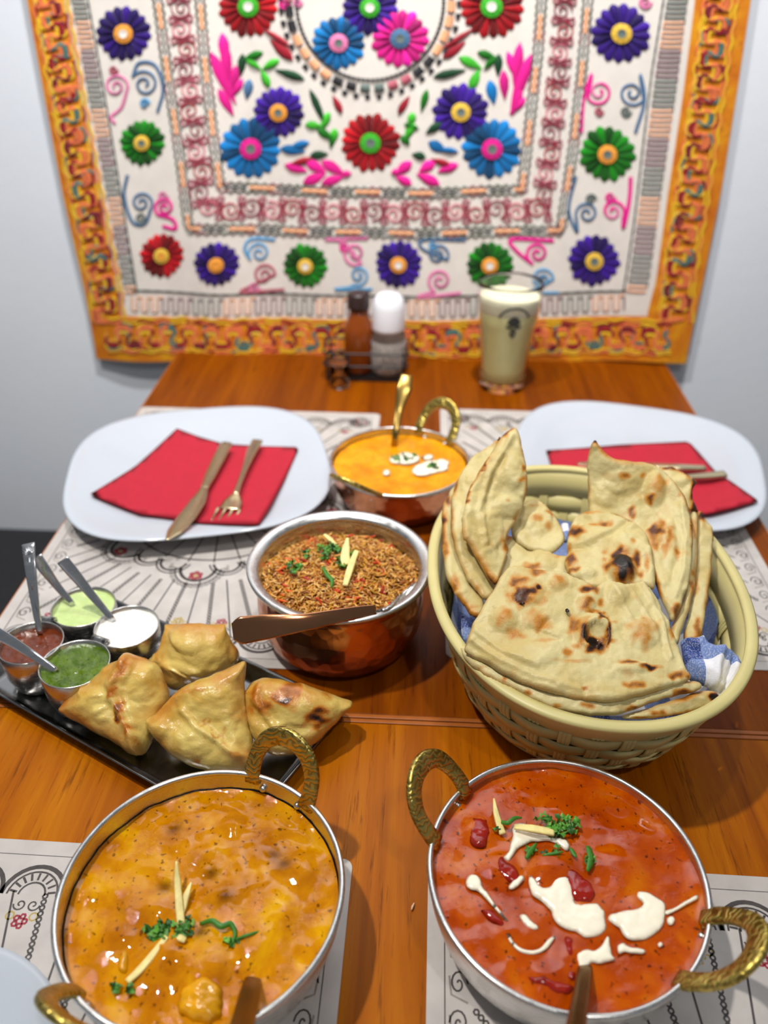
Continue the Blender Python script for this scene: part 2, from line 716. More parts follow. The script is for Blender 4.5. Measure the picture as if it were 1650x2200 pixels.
def table(name_label, y0, y1, m, hw=0.3555):
    t = thing('dining_table', name_label, 'table', (TX, (y0 + y1) / 2, -0.75))
    cy = (y0 + y1) / 2
    obj('tabletop', *box((TX, cy, -0.0145), (2 * hw - 0.004, y1 - y0 - 0.0074, 0.0285), 0.0003), m, t, False)
    e = MB()
    for sx in (-1, 1):
        e.add(*box((TX + sx * (hw - 0.001), cy, -0.015), (0.002, y1 - y0, 0.027)))
    for yy in (y0 + 0.0018, y1 - 0.001):
        e.add(*box((TX, yy, -0.0143), (2 * hw, 0.0036, 0.0282), 0.0005))
    e.build('edge_band', edge_m, t, False)
    for sx in (-1, 1):
        for sy in (-1, 1):
            obj('leg', *box((TX + sx * (hw - 0.06), cy + sy * ((y1 - y0) / 2 - 0.06), -0.39), (0.04, 0.04, 0.72), 0.004), leg_m, t, False)
    f = MB()
    for sx in (-1, 1):
        f.add(*box((TX + sx * (hw - 0.06), cy, -0.05), (0.02, y1 - y0 - 0.16, 0.04)))
    for sy in (-1, 1):
        f.add(*box((TX, cy + sy * ((y1 - y0) / 2 - 0.06), -0.05), (2 * hw - 0.16, 0.02, 0.04)))
    f.build('apron', leg_m, t, False)
    return t


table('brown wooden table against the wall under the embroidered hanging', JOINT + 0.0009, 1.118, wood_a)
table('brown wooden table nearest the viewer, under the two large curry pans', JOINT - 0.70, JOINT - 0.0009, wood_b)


# ------------------------------------------------------------------ chairs at the sides
def chair(cx, cy, face, label, seat_z=-0.29):
    t = thing('dining_chair', label, 'chair', (cx, cy, -0.75))
    fm = plain('chair_brown_wood', rgb(58, 28, 18), 0.45)
    sm = plain('chair_black_fabric', rgb(20, 20, 24), 0.85, 0, 60, 0.2)
    obj('seat', *box((cx, cy, seat_z), (0.44, 0.44, 0.07), 0.025), sm, t)
    f = MB()
    for s in (-1, 1):
        f.add(*box((cx, cy + s * 0.20, seat_z - 0.06), (0.42, 0.025, 0.06), 0.004))
        f.add(*box((cx + s * 0.20, cy, seat_z - 0.06), (0.025, 0.40, 0.06), 0.004))
    f.build('seat_frame', fm, t, False)
    for sx in (-1, 1):
        for sy in (-1, 1):
            obj('leg', *bar([(cx + sx * 0.19, cy + sy * 0.19, seat_z - 0.05), (cx + sx * 0.205, cy + sy * 0.2, -0.75)], (0.04, 0.028), (0.04, 0.028), (0, 1, 0)), fm, t)
    obj('backrest', *box((cx + face * 0.22, cy, seat_z + 0.30), (0.05, 0.42, 0.34), 0.022), sm, t)
    for sy in (-1, 1):
        obj('back_post', *bar([(cx + face * 0.21, cy + sy * 0.17, seat_z - 0.02), (cx + face * 0.22, cy + sy * 0.17, seat_z + 0.16)], (0.03, 0.03), (0.03, 0.03), (0, 1, 0)), fm, t)


chair(-0.715, 0.80, -1, 'black upholstered chair by the left side of the table')
chair(0.72, 0.80, 1, 'black upholstered chair beyond the right white plate')


# ------------------------------------------------------------------ paper placemats with printed mandala
def placemat(cx, cy, label, hw=0.1525, hl=0.2285, rot=0.0):
    t = thing('placemat', label, 'placemat', (cx, cy, 0))
    z = 0.0004
    R2 = Matrix.Rotation(rot, 2)

    def pos(u, v, h=0.0):
        q = R2 @ Vector((u, v))
        return (cx + q.x, cy + q.y, z + 0.00025 + h)
    bm = MB()
    n = 6
    out = []
    for sx, sy in ((1, 1), (-1, 1), (-1, -1), (1, -1)):
        for k in range(n + 1):
            a0 = {(1, 1): 0, (-1, 1): 90, (-1, -1): 180, (1, -1): 270}[(sx, sy)]
            a = math.radians(a0 + 90 * k / n)
            out.append((sx * (hw - 0.006) + 0.006 * math.cos(a), sy * (hl - 0.006) + 0.006 * math.sin(a)))
    top = [pos(u, v, -0.00025 + 0.0002) for u, v in out]
    bot = [pos(u, v, -0.00062) for u, v in out]
    N = len(out)
    bm.add(top + bot, [tuple(range(N)), tuple(range(2 * N - 1, N - 1, -1))] + [(i, N + i, N + (i + 1) % N, (i + 1) % N) for i in range(N)])
    bm.build('paper_sheet', paper_m, t, False)
    D, Lt, Rd, Gd = MB(), MB(), MB(), MB()

    def ln(path, w, b=D):
        b.add(*strip(path, w, pos))

    def circ(x, y, r, w, b=D, a0=0, a1=2 * PI, k=20, ry=None):
        ry = ry or r
        ln([(x + r * math.cos(a0 + (a1 - a0) * i / k), y + ry * math.sin(a0 + (a1 - a0) * i / k)) for i in range(k + 1)], w, b)

    def dots(path, r, step, b=D):
        P = [Vector(p) for p in path]
        acc = 0
        for a, c in zip(P[:-1], P[1:]):
            L = (c - a).length
            s = acc
            while s < L:
                q = a + (c - a) * (s / max(L, 1e-9))
                circ(q.x, q.y, r, r * 0.8, b, k=6)
                s += step
            acc = s - L
    # border
    m_ = 0.010
    ln([(-hw + m_, -hl + m_), (hw - m_, -hl + m_), (hw - m_, hl - m_), (-hw + m_, hl - m_), (-hw + m_, -hl + m_)], 0.0008)
    # spokes
    def edge_r(a):
        return min((hw - 0.026) / max(abs(math.cos(a)), 1e-6), (hl - 0.034) / max(abs(math.sin(a)), 1e-6))
    K = 64
    for k in range(K):
        a = 2 * PI * (k + 0.5) / K
        r1 = edge_r(a)
        r0 = 0.122
        if r1 < r0 + 0.008:
            continue
        ca, sa = math.cos(a), math.sin(a)
        if k % 2 == 0:
            ln([(r0 * ca, r0 * sa), (r1 * ca, r1 * sa)], 0.0013)
        else:
            dots([((r0 + .004) * ca, (r0 + .004) * sa), (r1 * ca, r1 * sa)], 0.0015, 0.0036)
    # petal ring
    def petal(a, r, s, ringed):
        c, sn = math.cos(a), math.sin(a)
        def q(x, y):
            return (r * c + x * c - y * sn, r * sn + x * sn + y * c)
        for sc, w, b in ((1.0, 0.0032 if ringed else 0.0026, D), (1.3, 0.0016, D)):
            ln([q(-s * 0.9 + s * sc * 1.25 * (0.5 - 0.5 * math.cos(PI * i / 16)) * 1.6 if False else s * sc * 1.15 * math.sin(PI * i / 16) - s * 0.4, s * sc * math.cos(PI * i / 16)) for i in range(17)], w, b)
        if ringed:
            for i in range(19):
                f = PI * i / 18
                x, y = s * 1.5 * 1.12 * math.sin(f) - s * 0.4, s * 1.5 * math.cos(f)
                p = q(x, y)
                circ(p[0], p[1], 0.0016, 0.0009, D, k=6)
            for i in range(6):
                p = q(s * 0.3 + 0.0045 * math.cos(i * PI / 3), 0.0045 * math.sin(i * PI / 3))
                circ(p[0], p[1], 0.0016, 0.0022, Rd, k=7)
            p = q(s * 0.3, 0)
            circ(p[0], p[1], 0.0012, 0.0015, Gd, k=6)
        else:
            for i in range(3):
                p = q(s * 0.25 + (i - 1) * 0.003, 0)
                circ(p[0], p[1], 0.0009, 0.001, Lt, k=5)
    for k in range(24):
        a = 2 * PI * k / 24
        petal(a, 0.101, 0.0125, False) if k % 3 != 0 else petal(a, 0.109, 0.0165, True)
    for k in range(24):
        a = 2 * PI * (k + 0.5) / 24
        ln([(0.05 * math.cos(a), 0.05 * math.sin(a)), (0.094 * math.cos(a), 0.094 * math.sin(a))], 0.0014)
    for r, w in ((0.09, .002), (0.05, .002), (0.03, .0025)):
        circ(0, 0, r, w, D, k=60)
    # lacy arches along the short ends and scrolls along the long sides
    for sy in (-1, 1):
        for i in range(7):
            x = -hw + 0.022 + (i + 0.5) * (2 * hw - 0.044) / 7
            y = sy * (hl - 0.036)
            for r, w in ((0.0185, 0.0028), (0.0150, 0.0012)):
                circ(x, y, r, w, D, 0 if sy > 0 else PI, PI if sy > 0 else 2 * PI, 14)
            for j in range(9):
                f = PI * (j + .5) / 9 * sy
                ln([(x + 0.0095 * math.cos(f), y + 0.0095 * math.sin(f)), (x + 0.0142 * math.cos(f), y + 0.0142 * math.sin(f))], 0.0014, D)
            circ(x, y, 0.008, 0.0012, D, 0 if sy > 0 else PI, PI if sy > 0 else 2 * PI, 10)
            for s2 in (-1, 1):
                sp = [(x + s2 * (0.004 + 0.004 * math.cos(q) * (1 - q / 9)), y - sy * (0.006 + 0.004 * math.sin(q) * (1 - q / 9))) for q in np.linspace(0, 8, 18)]
                ln(sp, 0.0010, D)
            cc = Rd if i % 2 == 0 else Gd
            for j in range(5):
                circ(x + 0.003 * math.cos(j * 1.257), y - sy * 0.016 + 0.003 * math.sin(j * 1.257), 0.0015, 0.0014, cc, k=6)
            circ(x - 0.007, y - sy * 0.013, 0.0024, 0.001, Gd, k=8)
            circ(x + 0.007, y - sy * 0.013, 0.0024, 0.001, Gd, k=8)
    for sx in (-1, 1):
        nn = 18
        for i in range(nn):
            y = -hl + 0.045 + (i + 0.5) * (2 * hl - 0.09) / nn
            x = sx * (hw - 0.0175)
            sp = [(x + 0.0052 * math.cos(q + i * PI) * (1 - q / 10), y + 0.0075 * math.sin(q) * (1 - q / 10)) for q in np.linspace(0, 9, 20)]
            ln(sp, 0.0011, D)
            ln([(x - sx * 0.005, y - 0.010), (x + sx * 0.004, y - 0.006), (x + sx * .005, y + 0.004)], 0.0012, Lt)
        for sy in (-1, 1):
            x, y = sx * (hw - 0.024), sy * (hl - 0.026)
            circ(x, y, 0.0105, 0.0022, D, k=22)
            circ(x, y, 0.0135, 0.0010, D, k=22)
            for j in range(9):
                f = j * 2 * PI / 9
                ln([(x + 0.002 * math.cos(f), y + 0.002 * math.sin(f)), (x + 0.0088 * math.cos(f), y + 0.0088 * math.sin(f))], (0.0008, 0.0036), Rd if j % 3 == 0 else D)
    D.build('grey_print', ink_m, t, False)['kind'] = 'stuff'
    Lt.build('pale_print', ink_light, t, False)['kind'] = 'stuff'
    Rd.build('red_print', ink_red, t, False)['kind'] = 'stuff'
    Gd.build('gold_print', ink_gold, t, False)['kind'] = 'stuff'


placemat(-0.1955, 0.6945, 'printed paper placemat under the plate with knife and fork')
placemat(0.1850, 0.7150, 'printed paper placemat under the plate behind the bread basket')
placemat(-0.1840, 0.0755, 'printed paper placemat under the yellow curry pan', rot=-0.012)
placemat(0.1680, 0.0760, 'printed paper placemat under the red curry pan', rot=-0.012)


# ------------------------------------------------------------------ embroidered wall hanging
def fold(x, z):
    return 0.0035 * math.sin(x * 17 + 1.0 + z * 3) + 0.002 * math.sin(x * 41 + z * 5) + 0.004 * math.exp(-((x + 0.29) / 0.03) ** 2) * math.exp(-((z - .18) / .15) ** 2)


def tp(px, py, h=0.0):
    p = atwall(px, py)
    return Vector((p.x, p.y - fold(p.x, p.z) - h, p.z))


TPZ = (-470, 700)
tap = thing('wall_hanging', 'embroidered wall hanging with bright flowers and orange border behind the table', 'tapestry', (-0.05, CLOTH_Y, -0.01))
out_l = [(60, -20), (62, 0), (100, 220), (136, 420), (180, 620), (206, 772)]
out_r = [(1614, -20), (1612, 0), (1585, 180), (1550, 400), (1510, 600), (1471, 779)]
in_l = [(138, -20), (140, 0), (176, 200), (214, 400), (243, 560), (262, 668)]
in_r = [(1492, -20), (1490, 0), (1465, 200), (1432, 420), (1408, 600), (1390, 668)]
TOP = -330
tex_cloth = m_attrcol('embroidery_thread', 0.55, 0.2, 0.35, 700)
linen = plain('cream_cotton', rgb(232, 226, 218), 0.85, 0, 40, 0.05, 0.25, 900, 0.001)


def ext_up(pl):
    (x0, y0), (x1, y1) = pl[1], pl[2]
    s = (x1 - x0) / (y1 - y0)
    return [(x0 + s * (TOP - y0), TOP)] + pl[1:]


out_l, out_r, in_l, in_r = map(ext_up, (out_l, out_r, in_l, in_r))


def xat(pl, y):
    return float(np.interp(y, [p[1] for p in pl], [p[0] for p in pl]))


def quadgrid(L_, R_, ys, nx, h=0.0, base=None, back=None):
    vs, fs = [], []
    for y in ys:
        a, b = xat(L_, y), xat(R_, y)
        for k in range(nx + 1):
            x = a + (b - a) * k / nx
            yy = y + (8 * (x - 206) / 1265 - 0 if False else 0)
            vs.append(tp(x, yy, h))
    for i in range(len(ys) - 1):
        for k in range(nx):
            fs.append((i * (nx + 1) + k, i * (nx + 1) + k + 1, (i + 1) * (nx + 1) + k + 1, (i + 1) * (nx + 1) + k))
    return vs, fs


v_, f_ = quadgrid(out_l, out_r, list(np.linspace(TOP, 774, 70)), 90, 0.0)
n0 = len(v_)
v_ = v_ + [Vector((p.x, p.y + 0.002, p.z)) for p in v_]
f_ = f_ + [tuple(i + n0 for i in reversed(f)) for f in f_]
# stitched edges
nx = 91
for i in range(69):
    for a in (i * nx, i * nx + 90):
        f_.append((a, a + nx, a + nx + n0, a + n0))
for k in range(90):
    a = 69 * nx + k
    f_.append((a, a + 1, a + 1 + n0, a + n0))
obj('cotton_ground', v_, f_, linen, tap)


def m_border():
    t = NT('ochre_border_cloth')
    co = t.coords()
    f = t.noise(co, 30, 3)
    g = t.noise(co, 130, 3)
    c = t.ramp(f, [(0.3, rgb(204, 108, 6)), (0.52, rgb(222, 134, 8)), (0.7, rgb(232, 166, 10))])
    c = t.mix(t.ramp(g, [(0.60, (0, 0, 0, 1)), (0.72, (0.55, 0.55, 0.55, 1))]), c, rgb(176, 70, 24))
    t.set(Base_Color=c, Roughness=0.7)
    t.bump(t.noise(co, 500), 0.3, 0.001)
    return t.m


border_m = m_border()
B = MB()
ys = list(np.linspace(TOP, 690, 50))
B.add(*quadgrid(out_l, in_l, ys, 5, 0.0012))
B.add(*quadgrid(in_r, out_r, ys, 5, 0.0012))
vs, fs = [], []
bot_out = [(xat(out_l, 690), 690)]
for i, f in enumerate(np.linspace(0, 1, 70)):
    for g in np.linspace(0, 1, 5):
        top_y = 668 + 18 * math.sin(PI * f) ** 0.5 - 0
        x = (1 - f) * (xat(out_l, 674 + (774 - 674) * g)) + f * xat(out_r, 674 + (779 - 674) * g)
        b_y = 772 + 6 * f + 2.5 * math.sin(f * 19)
        vs.append(tp(x, top_y + (b_y - top_y) * g, 0.0016))
for i in range(69):
    for k in range(4):
        fs.append((i * 5 + k, i * 5 + k + 1, (i + 1) * 5 + k + 1, (i + 1) * 5 + k))
B.add(vs, fs)
B.build('ochre_border', border_m, tap)

C_ = dict(purple=rgb(48, 12, 122), purple2=rgb(96, 52, 176), red=rgb(158, 0, 16), blue=rgb(2, 98, 158), green=rgb(10, 108, 10), green2=rgb(60, 176, 40),
          magenta=rgb(222, 24, 140), pink=rgb(232, 130, 178), dgreen=rgb(12, 62, 34), maroon=rgb(120, 24, 44), rose=rgb(186, 96, 112), peach=rgb(242, 176, 132),
          black=rgb(44, 44, 48), grey=rgb(102, 116, 112), sky=rgb(96, 166, 214), steel=rgb(76, 116, 156), yellow=rgb(232, 190, 70), orange=rgb(240, 160, 60), gold=rgb(238, 190, 40),
          teal=rgb(70, 120, 116), wine=rgb(150, 20, 40), coral=rgb(232, 120, 72), white=rgb(240, 236, 228), mauve=rgb(132, 92, 106))


def shade(c, k):
    return (min(c[0] * k, 1), min(c[1] * k, 1), min(c[2] * k, 1), 1)


def flower(cx, cy, r, col, ring, eye, n=16, sx=1.0, label=None):
    m = MB()
    rng = random.Random(int(cx * 7 + cy))
    for k in range(n):
        a = 2 * PI * k / n + 0.1
        da = PI / n
        rr = r * rng.uniform(0.95, 1.04)
        petal_sheen = rng.choice((0.45, 0.75, 1.0, 1.2, 1.7))  # satin sheen painted into the thread colour
        pts = [(0.25 * rr, a - da, 0), (0.92 * rr, a - da * 0.97, 0), (1.0 * rr, a - 0.5 * da, 0), (1.05 * rr, a, 0), (1.0 * rr, a + 0.5 * da, 0), (0.92 * rr, a + da * .97, 0), (0.25 * rr, a + da, 0), (0.27 * rr, a, .0022), (0.62 * rr, a, .0034), (0.92 * rr, a, .0022)]
        vs = [tp(cx + q * math.cos(t) * sx, cy + q * math.sin(t), 0.0006 + h) for q, t, h in pts]
        cs = [shade(col, petal_sheen * f) for f in (0.6, 0.85, 1.1, 1.2, 1.1, 0.85, .6, .7, 1.0, 1.2)]
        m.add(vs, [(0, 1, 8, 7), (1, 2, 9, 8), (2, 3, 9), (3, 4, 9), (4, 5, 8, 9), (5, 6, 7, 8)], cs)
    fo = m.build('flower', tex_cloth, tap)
    c = MB()
    rc = r * 0.36
    nn = 18
    for rad0, rad1, h0, h1, cl in ((1.0, 0.45, 0.004, 0.0052, ring), (0.45, 0.0, 0.0052, 0.0045, eye)):
        vs = [tp(cx + rc * rad0 * math.cos(2 * PI * k / nn) * sx, cy + rc * rad0 * math.sin(2 * PI * k / nn), h0) for k in range(nn)]
        vs += [tp(cx + rc * rad1 * math.cos(2 * PI * k / nn) * sx, cy + rc * rad1 * math.sin(2 * PI * k / nn), h1) for k in range(nn)]
        c.add(vs, [(k, (k + 1) % nn, nn + (k + 1) % nn, nn + k) for k in range(nn)], [shade(cl, 0.85 + 0.3 * (k % 2)) for k in range(nn)] * 2)
    c.build('flower_center', tex_cloth, fo)
    return fo


P, G, Rr, Bl, Mg = C_['purple'], C_['green'], C_['red'], C_['blue'], C_['magenta']
oy, ye, wh, gr = C_['orange'], C_['yellow'], C_['white'], C_['grey']
for a in [(268, 72, 58, P, oy, wh), (307, 306, 48, G, ye, gr), (349, 548, 46, Rr, ye, oy), (467, 566, 46, P, oy, oy), (656, 572, 47, G, ye, wh),
          (856, 567, 50, P, oy, wh), (1052, 570, 50, G, oy, wh), (1277, 562, 54, P, ye, gr), (1305, 332, 58, G, oy, gr), (1335, 72, 62, P, ye, gr)]:
    flower(*a)
for a in [(533, 14, 64, Rr, C_['green2'], wh, 18), (1056, 14, 67, Rr, C_['green2'], wh, 18), (795, 16, 60, P, C_['green2'], wh), (728, 92, 56, Bl, C_['pink'], gr), (860, 82, 60, Mg, C_['steel'], gr),
          (598, 242, 54, P, oy, gr), (990, 240, 58, P, ye, gr), (538, 320, 64, Bl, Mg, gr), (1057, 320, 63, Bl, Mg, gr), (796, 306, 62, Rr, C_['green2'], gr, 18)]:
    flower(*a)


def seg_cols(path, w, cols, per, mb, h=0.0012, lift=0.0007):
    """a stitched line whose colour changes every `per` points"""
    i = 0
    k = 0
    while i < len(path) - 1:
        sgm = path[i:i + per + 1]
        if len(sgm) > 1:
            v, f = strip(sgm, w, tp, h, lift)
            mb.add(v, f, cols[k % len(cols)])
        i += per
        k += 1


def densify(pl, step):
    out = []
    for a, b in zip(pl[:-1], pl[1:]):
        a, b = Vector(a[:2]), Vector(b[:2])
        n = max(1, int((b - a).length / step))
        out += [a + (b - a) * k / n for k in range(n)]
    out.append(Vector(pl[-1][:2]))
    return out


def along(pl, step):
    """evenly spaced points with tangents"""
    d = densify(pl, 2.0)
    cum = [0]
    for a, b in zip(d[:-1], d[1:]):
        cum.append(cum[-1] + (b - a).length)
    n = int(cum[-1] / step)
    res = []
    xs, yy = [p.x for p in d], [p.y for p in d]
    for k in range(n + 1):
        s = k * step
        p = Vector((np.interp(s, cum, xs), np.interp(s, cum, yy)))
        q = Vector((np.interp(s + 1, cum, xs), np.interp(s + 1, cum, yy)))
        t = (q - p)
        if t.length < 1e-6:
            t = res[-1][1] if res else Vector((1, 0))
        res.append((p, t.normalized()))
    return res


# serpentine stitching on the ochre border
mid_l = [((a[0] * .42 + xat(in_l, a[1]) * .58), a[1]) for a in out_l[:-1]] + [(230, 690)]
mid_r = [((a[0] * .42 + xat(in_r, a[1]) * .58), a[1]) for a in out_r[:-1]] + [(1446, 690)]
mid_b = [(232, 722), (400, 722), (700, 730), (1000, 730), (1440, 726)]
sb = MB()
for pl, amp, lam in ((mid_l, 17, 46), (mid_r, 19, 50), (mid_b, 19, 47)):
    A = along(pl, 2.4)
    n = len(A)
    off = []
    for i, (p, t) in enumerate(A):
        nrm = Vector((-t.y, t.x))
        ph = i * 2.4 / lam * 2 * PI
        off.append((p + nrm * amp * 1.05 * math.sin(ph) + t * (-8.5) * math.sin(2 * ph), nrm))
    path = [o for o, _ in off]
    seg_cols(path, 10, [C_['wine'], C_['coral'], C_['maroon'], C_['coral'], C_['wine'], C_['coral'], C_['teal']], 9, sb, 0.0014, 0.0022)
    seg_cols([p + nr * 10 for p, nr in off], 7, [C_['gold'], C_['yellow'], C_['coral'], C_['gold']], 10, sb, 0.0010, 0.0021)
    seg_cols([p - nr * 10 for p, nr in off], 6, [C_['orange'], C_['coral'], C_['teal'], C_['maroon'], C_['gold']], 7, sb, 0.0010, 0.0021)
    for d, cols, w in ((-31, (C_['coral'], C_['gold'], C_['wine']), 5), (32, (C_['orange'], C_['coral'], C_['gold']), 5), (-40, (C_['gold'], C_['orange']), 6), (26, (C_['teal'], C_['gold'], C_['wine'], C_['gold']), 4)):
        seg_cols([p + Vector((-t.y, t.x)) * (d + 2 * math.sin(i * .35)) for i, (p, t) in enumerate(A)], w, cols, 14, sb, 0.0009, 0.0022)
sb.build('border_serpentine_stitching', tex_cloth, tap)['kind'] = 'stuff'

# comb (greek key) stitching between the ochre border and the flower band
comb_l = [(TOP, 0)]
cl_a = [(x + 12, y) for x, y in in_l[:-1]] + [(xat(in_l, 640) + 14, 640)]
cl_b = [(172 - 0.19 * TOP * -1 if False else 190 + 0.185 * (TOP), TOP), (190, 0), (222, 180), (252, 360), (278, 520), (296, 628)]
cr_a = [(x - 10, y) for x, y in in_r[:-1]] + [(xat(in_r, 640) - 10, 640)]
cr_b = [(1424 - 0.16 * TOP, TOP), (1424, 0), (1400, 150), (1380, 320), (1362, 480), (1340, 628)]
cb = MB()
palette = [C_['peach'], C_['mauve'], C_['grey'], C_['peach'], C_['mauve'], C_['grey']]
for A_, B_ in ((cl_a, cl_b), (cr_a, cr_b)):
    y = TOP
    k = 0
    path = []
    flip = 0
    while y < 634:
        a, b = xat(A_, y), xat(B_, y)
        a2 = a + (b - a) * 0.1
        b2 = a + (b - a) * 0.86
        pts = [Vector((a2, y)), Vector(((a2 + b2) / 2, y + 1)), Vector((b2, y))]
        if flip:
            pts.reverse()
        path += pts
        flip ^= 1
        y += 10.5
    seg_cols(path, 3.8, palette, 18, cb, 0.0011, 0.0006)
    d = densify(B_, 6)
    seg_cols(d, 4, [C_['black'], C_['grey']], 2, cb, 0.001, 0.0006)
xs = np.arange(285, 1350, 11.0)
path = []
for i, x in enumerate(xs):
    s = 26 * math.sin(PI * (x - 285) / 1065) ** 0.5 * 0.5
    ya, yb = 634 + s * .7, 664 + s
    path += [Vector((x, ya)), Vector((x, yb))] if i % 2 == 0 else [Vector((x, yb)), Vector((x, ya))]
seg_cols(path, 3.8, palette, 12, cb, 0.0011, 0.0006)
seg_cols(densify([(285, 622), (500, 632), (820, 636), (1100, 634), (1345, 626)], 6), 4, [C_['black'], C_['grey']], 2, cb, 0.001, 0.0006)
cb.build('comb_stitching', tex_cloth, tap)['kind'] = 'stuff'

# inner frame: chain lines with peach bars, rose scrolls between
fr = MB()
fo_ = [(340 + 0.16 * TOP, TOP), (340, 0), (362, 160), (388, 330), (408, 488), (640, 498), (900, 500), (1205, 496), (1232, 320), (1250, 160), (1264, 0), (1264 - 0.1 * TOP, TOP)]
fi_ = [(428 + 0.12 * TOP, TOP), (428, 0), (440, 140), (458, 290), (474, 402), (700, 412), (900, 414), (1122, 408), (1140, 250), (1156, 110), (1164, 0), (1164 - 0.09 * TOP, TOP)]
for pl in (fo_, fi_):
    A = along(pl, 3.0)
    for d in (-9, 9):
        path = [p + Vector((-t.y, t.x)) * (d + 2.6 * math.sin(i * 1.05 + (0 if d > 0 else PI))) for i, (p, t) in enumerate(A)]
        seg_cols(path, 3.0, [C_['black'], C_['dgreen'], C_['grey'], C_['maroon']], 9, fr, 0.0012, 0.0006)
    for i in range(0, len(A) - 20, 38):
        seg_cols([A[j][0] for j in range(i, i + 19)], 9, [C_['peach']], 30, fr, 0.0016, 0.0008)
        seg_cols([A[j][0] + Vector((0, 0)) for j in range(i + 20, min(i + 37, len(A)))], 4, [C_['grey'], C_['black']], 1, fr, 0.001, 0.0007)
mid = [((a[0] + b[0]) / 2, (a[1] + b[1]) / 2) for a, b in zip(fo_, fi_)]


def spiral(cx, cy, r, turns, a0, sgn, n=30):
    return [Vector((cx + r * (1 - k / n * 0.85) * math.cos(a0 + sgn * turns * 2 * PI * k / n), cy + r * (1 - k / n * 0.85) * math.sin(a0 + sgn * turns * 2 * PI * k / n))) for k in range(n + 1)]


for i, (p, t) in enumerate(along(mid, 44)):
    nrm = Vector((-t.y, t.x))
    s = 1 if i % 2 else -1
    c = [C_['rose'], C_['wine'], C_['maroon']][i % 3]
    c = shade(c, 1.5)
    q = p + nrm * 4 * s
    seg_cols(spiral(q.x, q.y, 22, 1.7, i * 2.0, s), 3.4, [c], 60, fr)
    e = p + t * 22
    for sg in (-1, 1):
        for d in (0, 10):
            z0 = e + nrm * sg * (9 + d)
            seg_cols([z0 + t * 7 * math.cos(w) + nrm * 6 * math.sin(w) for w in np.linspace(0, 2 * PI, 9)], 3.6, [shade(C_['rose'], 1.0)], 20, fr)
        seg_cols([e - nrm * sg * 22 - t * 8, e, e + nrm * sg * 24 + t * 9], 3.6, [shade(C_['maroon'], 1.3)], 20, fr)
fr.build('inner_frame_stitching', tex_cloth, tap)['kind'] = 'stuff'

# blue and pink scrolls in the flower band
def scroll(x, y, r, sgn, a0, col, tail=None, w=6, col2=None):
    sw = MB()
    sp = spiral(x, y, r, 1.6, a0, sgn)
    seg_cols(sp, w, [col, col2 or shade(col, 0.75)], 12, sw)
    if tail:
        pt = smooth_path([(sp[0].x, sp[0].y, 0)] + [(a, b, 0) for a, b in tail], 6)
        seg_cols([Vector((p.x, p.y)) for p in pt], w * 1.2, [shade(col, 0.9), col], 8, sw)
    sw.build('embroidered_scroll', tex_cloth, tap)


sk, st, pk, mg, sl = C_['sky'], C_['steel'], C_['pink'], shade(C_['magenta'], 1.2), C_['grey']
for a in [(312, 180, 30, 1, -2.6, st, [(300, 135), (335, 140), (352, 190), (340, 240)], 6), (312, 222, 11, -1, 0, sk, None, 5), (250, 185, 26, -1, 0, pk, [(262, 230), (240, 250), (248, 265)], 6), (245, 150, 10, 1, 0, C_['rose'], None, 5),
          (305, 435, 24, -1, 0.6, st, [(312, 480), (285, 475), (268, 420), (275, 375)], 6), (305, 468, 14, 1, 0, sl, None, 5), (355, 445, 22, 1, 2.4, mg, [(372, 470), (378, 490), (350, 485)], 7), (352, 420, 12, 1, 0, pk, None, 5),
          (556, 545, 24, 1, 2.5, sk, [(525, 535), (540, 515), (590, 517)], 6), (566, 592, 24, -1, 0, C_['rose'], [(540, 615), (520, 628), (610, 625)], 6), (545, 618, 12, 1, 0, pk, None, 5),
          (762, 545, 26, 1, 1, pk, [(735, 520), (700, 515), (790, 512)], 7), (770, 592, 22, -1, 2, sk, [(750, 618), (720, 622), (800, 622)], 6), (740, 530, 12, 1, 0, mg, None, 5),
          (940, 545, 24, -1, 0.5, st, [(905, 530), (915, 512), (1000, 515)], 6), (945, 600, 26, 1, 2, pk, [(920, 628), (900, 636), (990, 628)], 7), (930, 525, 10, 1, 0, sk, None, 5),
          (1155, 545, 25, 1, 2, mg, [(1110, 540), (1100, 515), (1190, 518)], 7), (1165, 600, 24, -1, 0, sk, [(1140, 628), (1120, 630), (1200, 630)], 6), (1160, 600, 9, 1, 0, st, None, 5),
          (1288, 198, 28, -1, 2.6, mg, [(1272, 160), (1255, 215), (1250, 285)], 6, pk), (1288, 240, 10, 1, 0, C_['rose'], None, 5), (1358, 200, 28, 1, 0.5, st, [(1375, 160), (1384, 215), (1365, 285)], 6), (1345, 240, 12, 1, 0, sl, None, 5),
          (1262, 460, 25, 1, 2.8, st, [(1240, 500), (1222, 450), (1238, 380)], 6), (1270, 430, 12, -1, 0, sl, None, 5), (1318, 455, 25, -1, 0.5, mg, [(1340, 490), (1352, 430), (1355, 380)], 7, pk), (1312, 425, 12, 1, 0, mg, None, 5),
          (610, 8, 12, 1, 0, C_['magenta'], None, 6), (1385, 5, 14, 1, 0, pk, None, 6), (640, 5, 10, 1, 0, pk, None, 6)]:
    scroll(*a)

# leaves and sprays of the centre field: one raised satin leaf after another


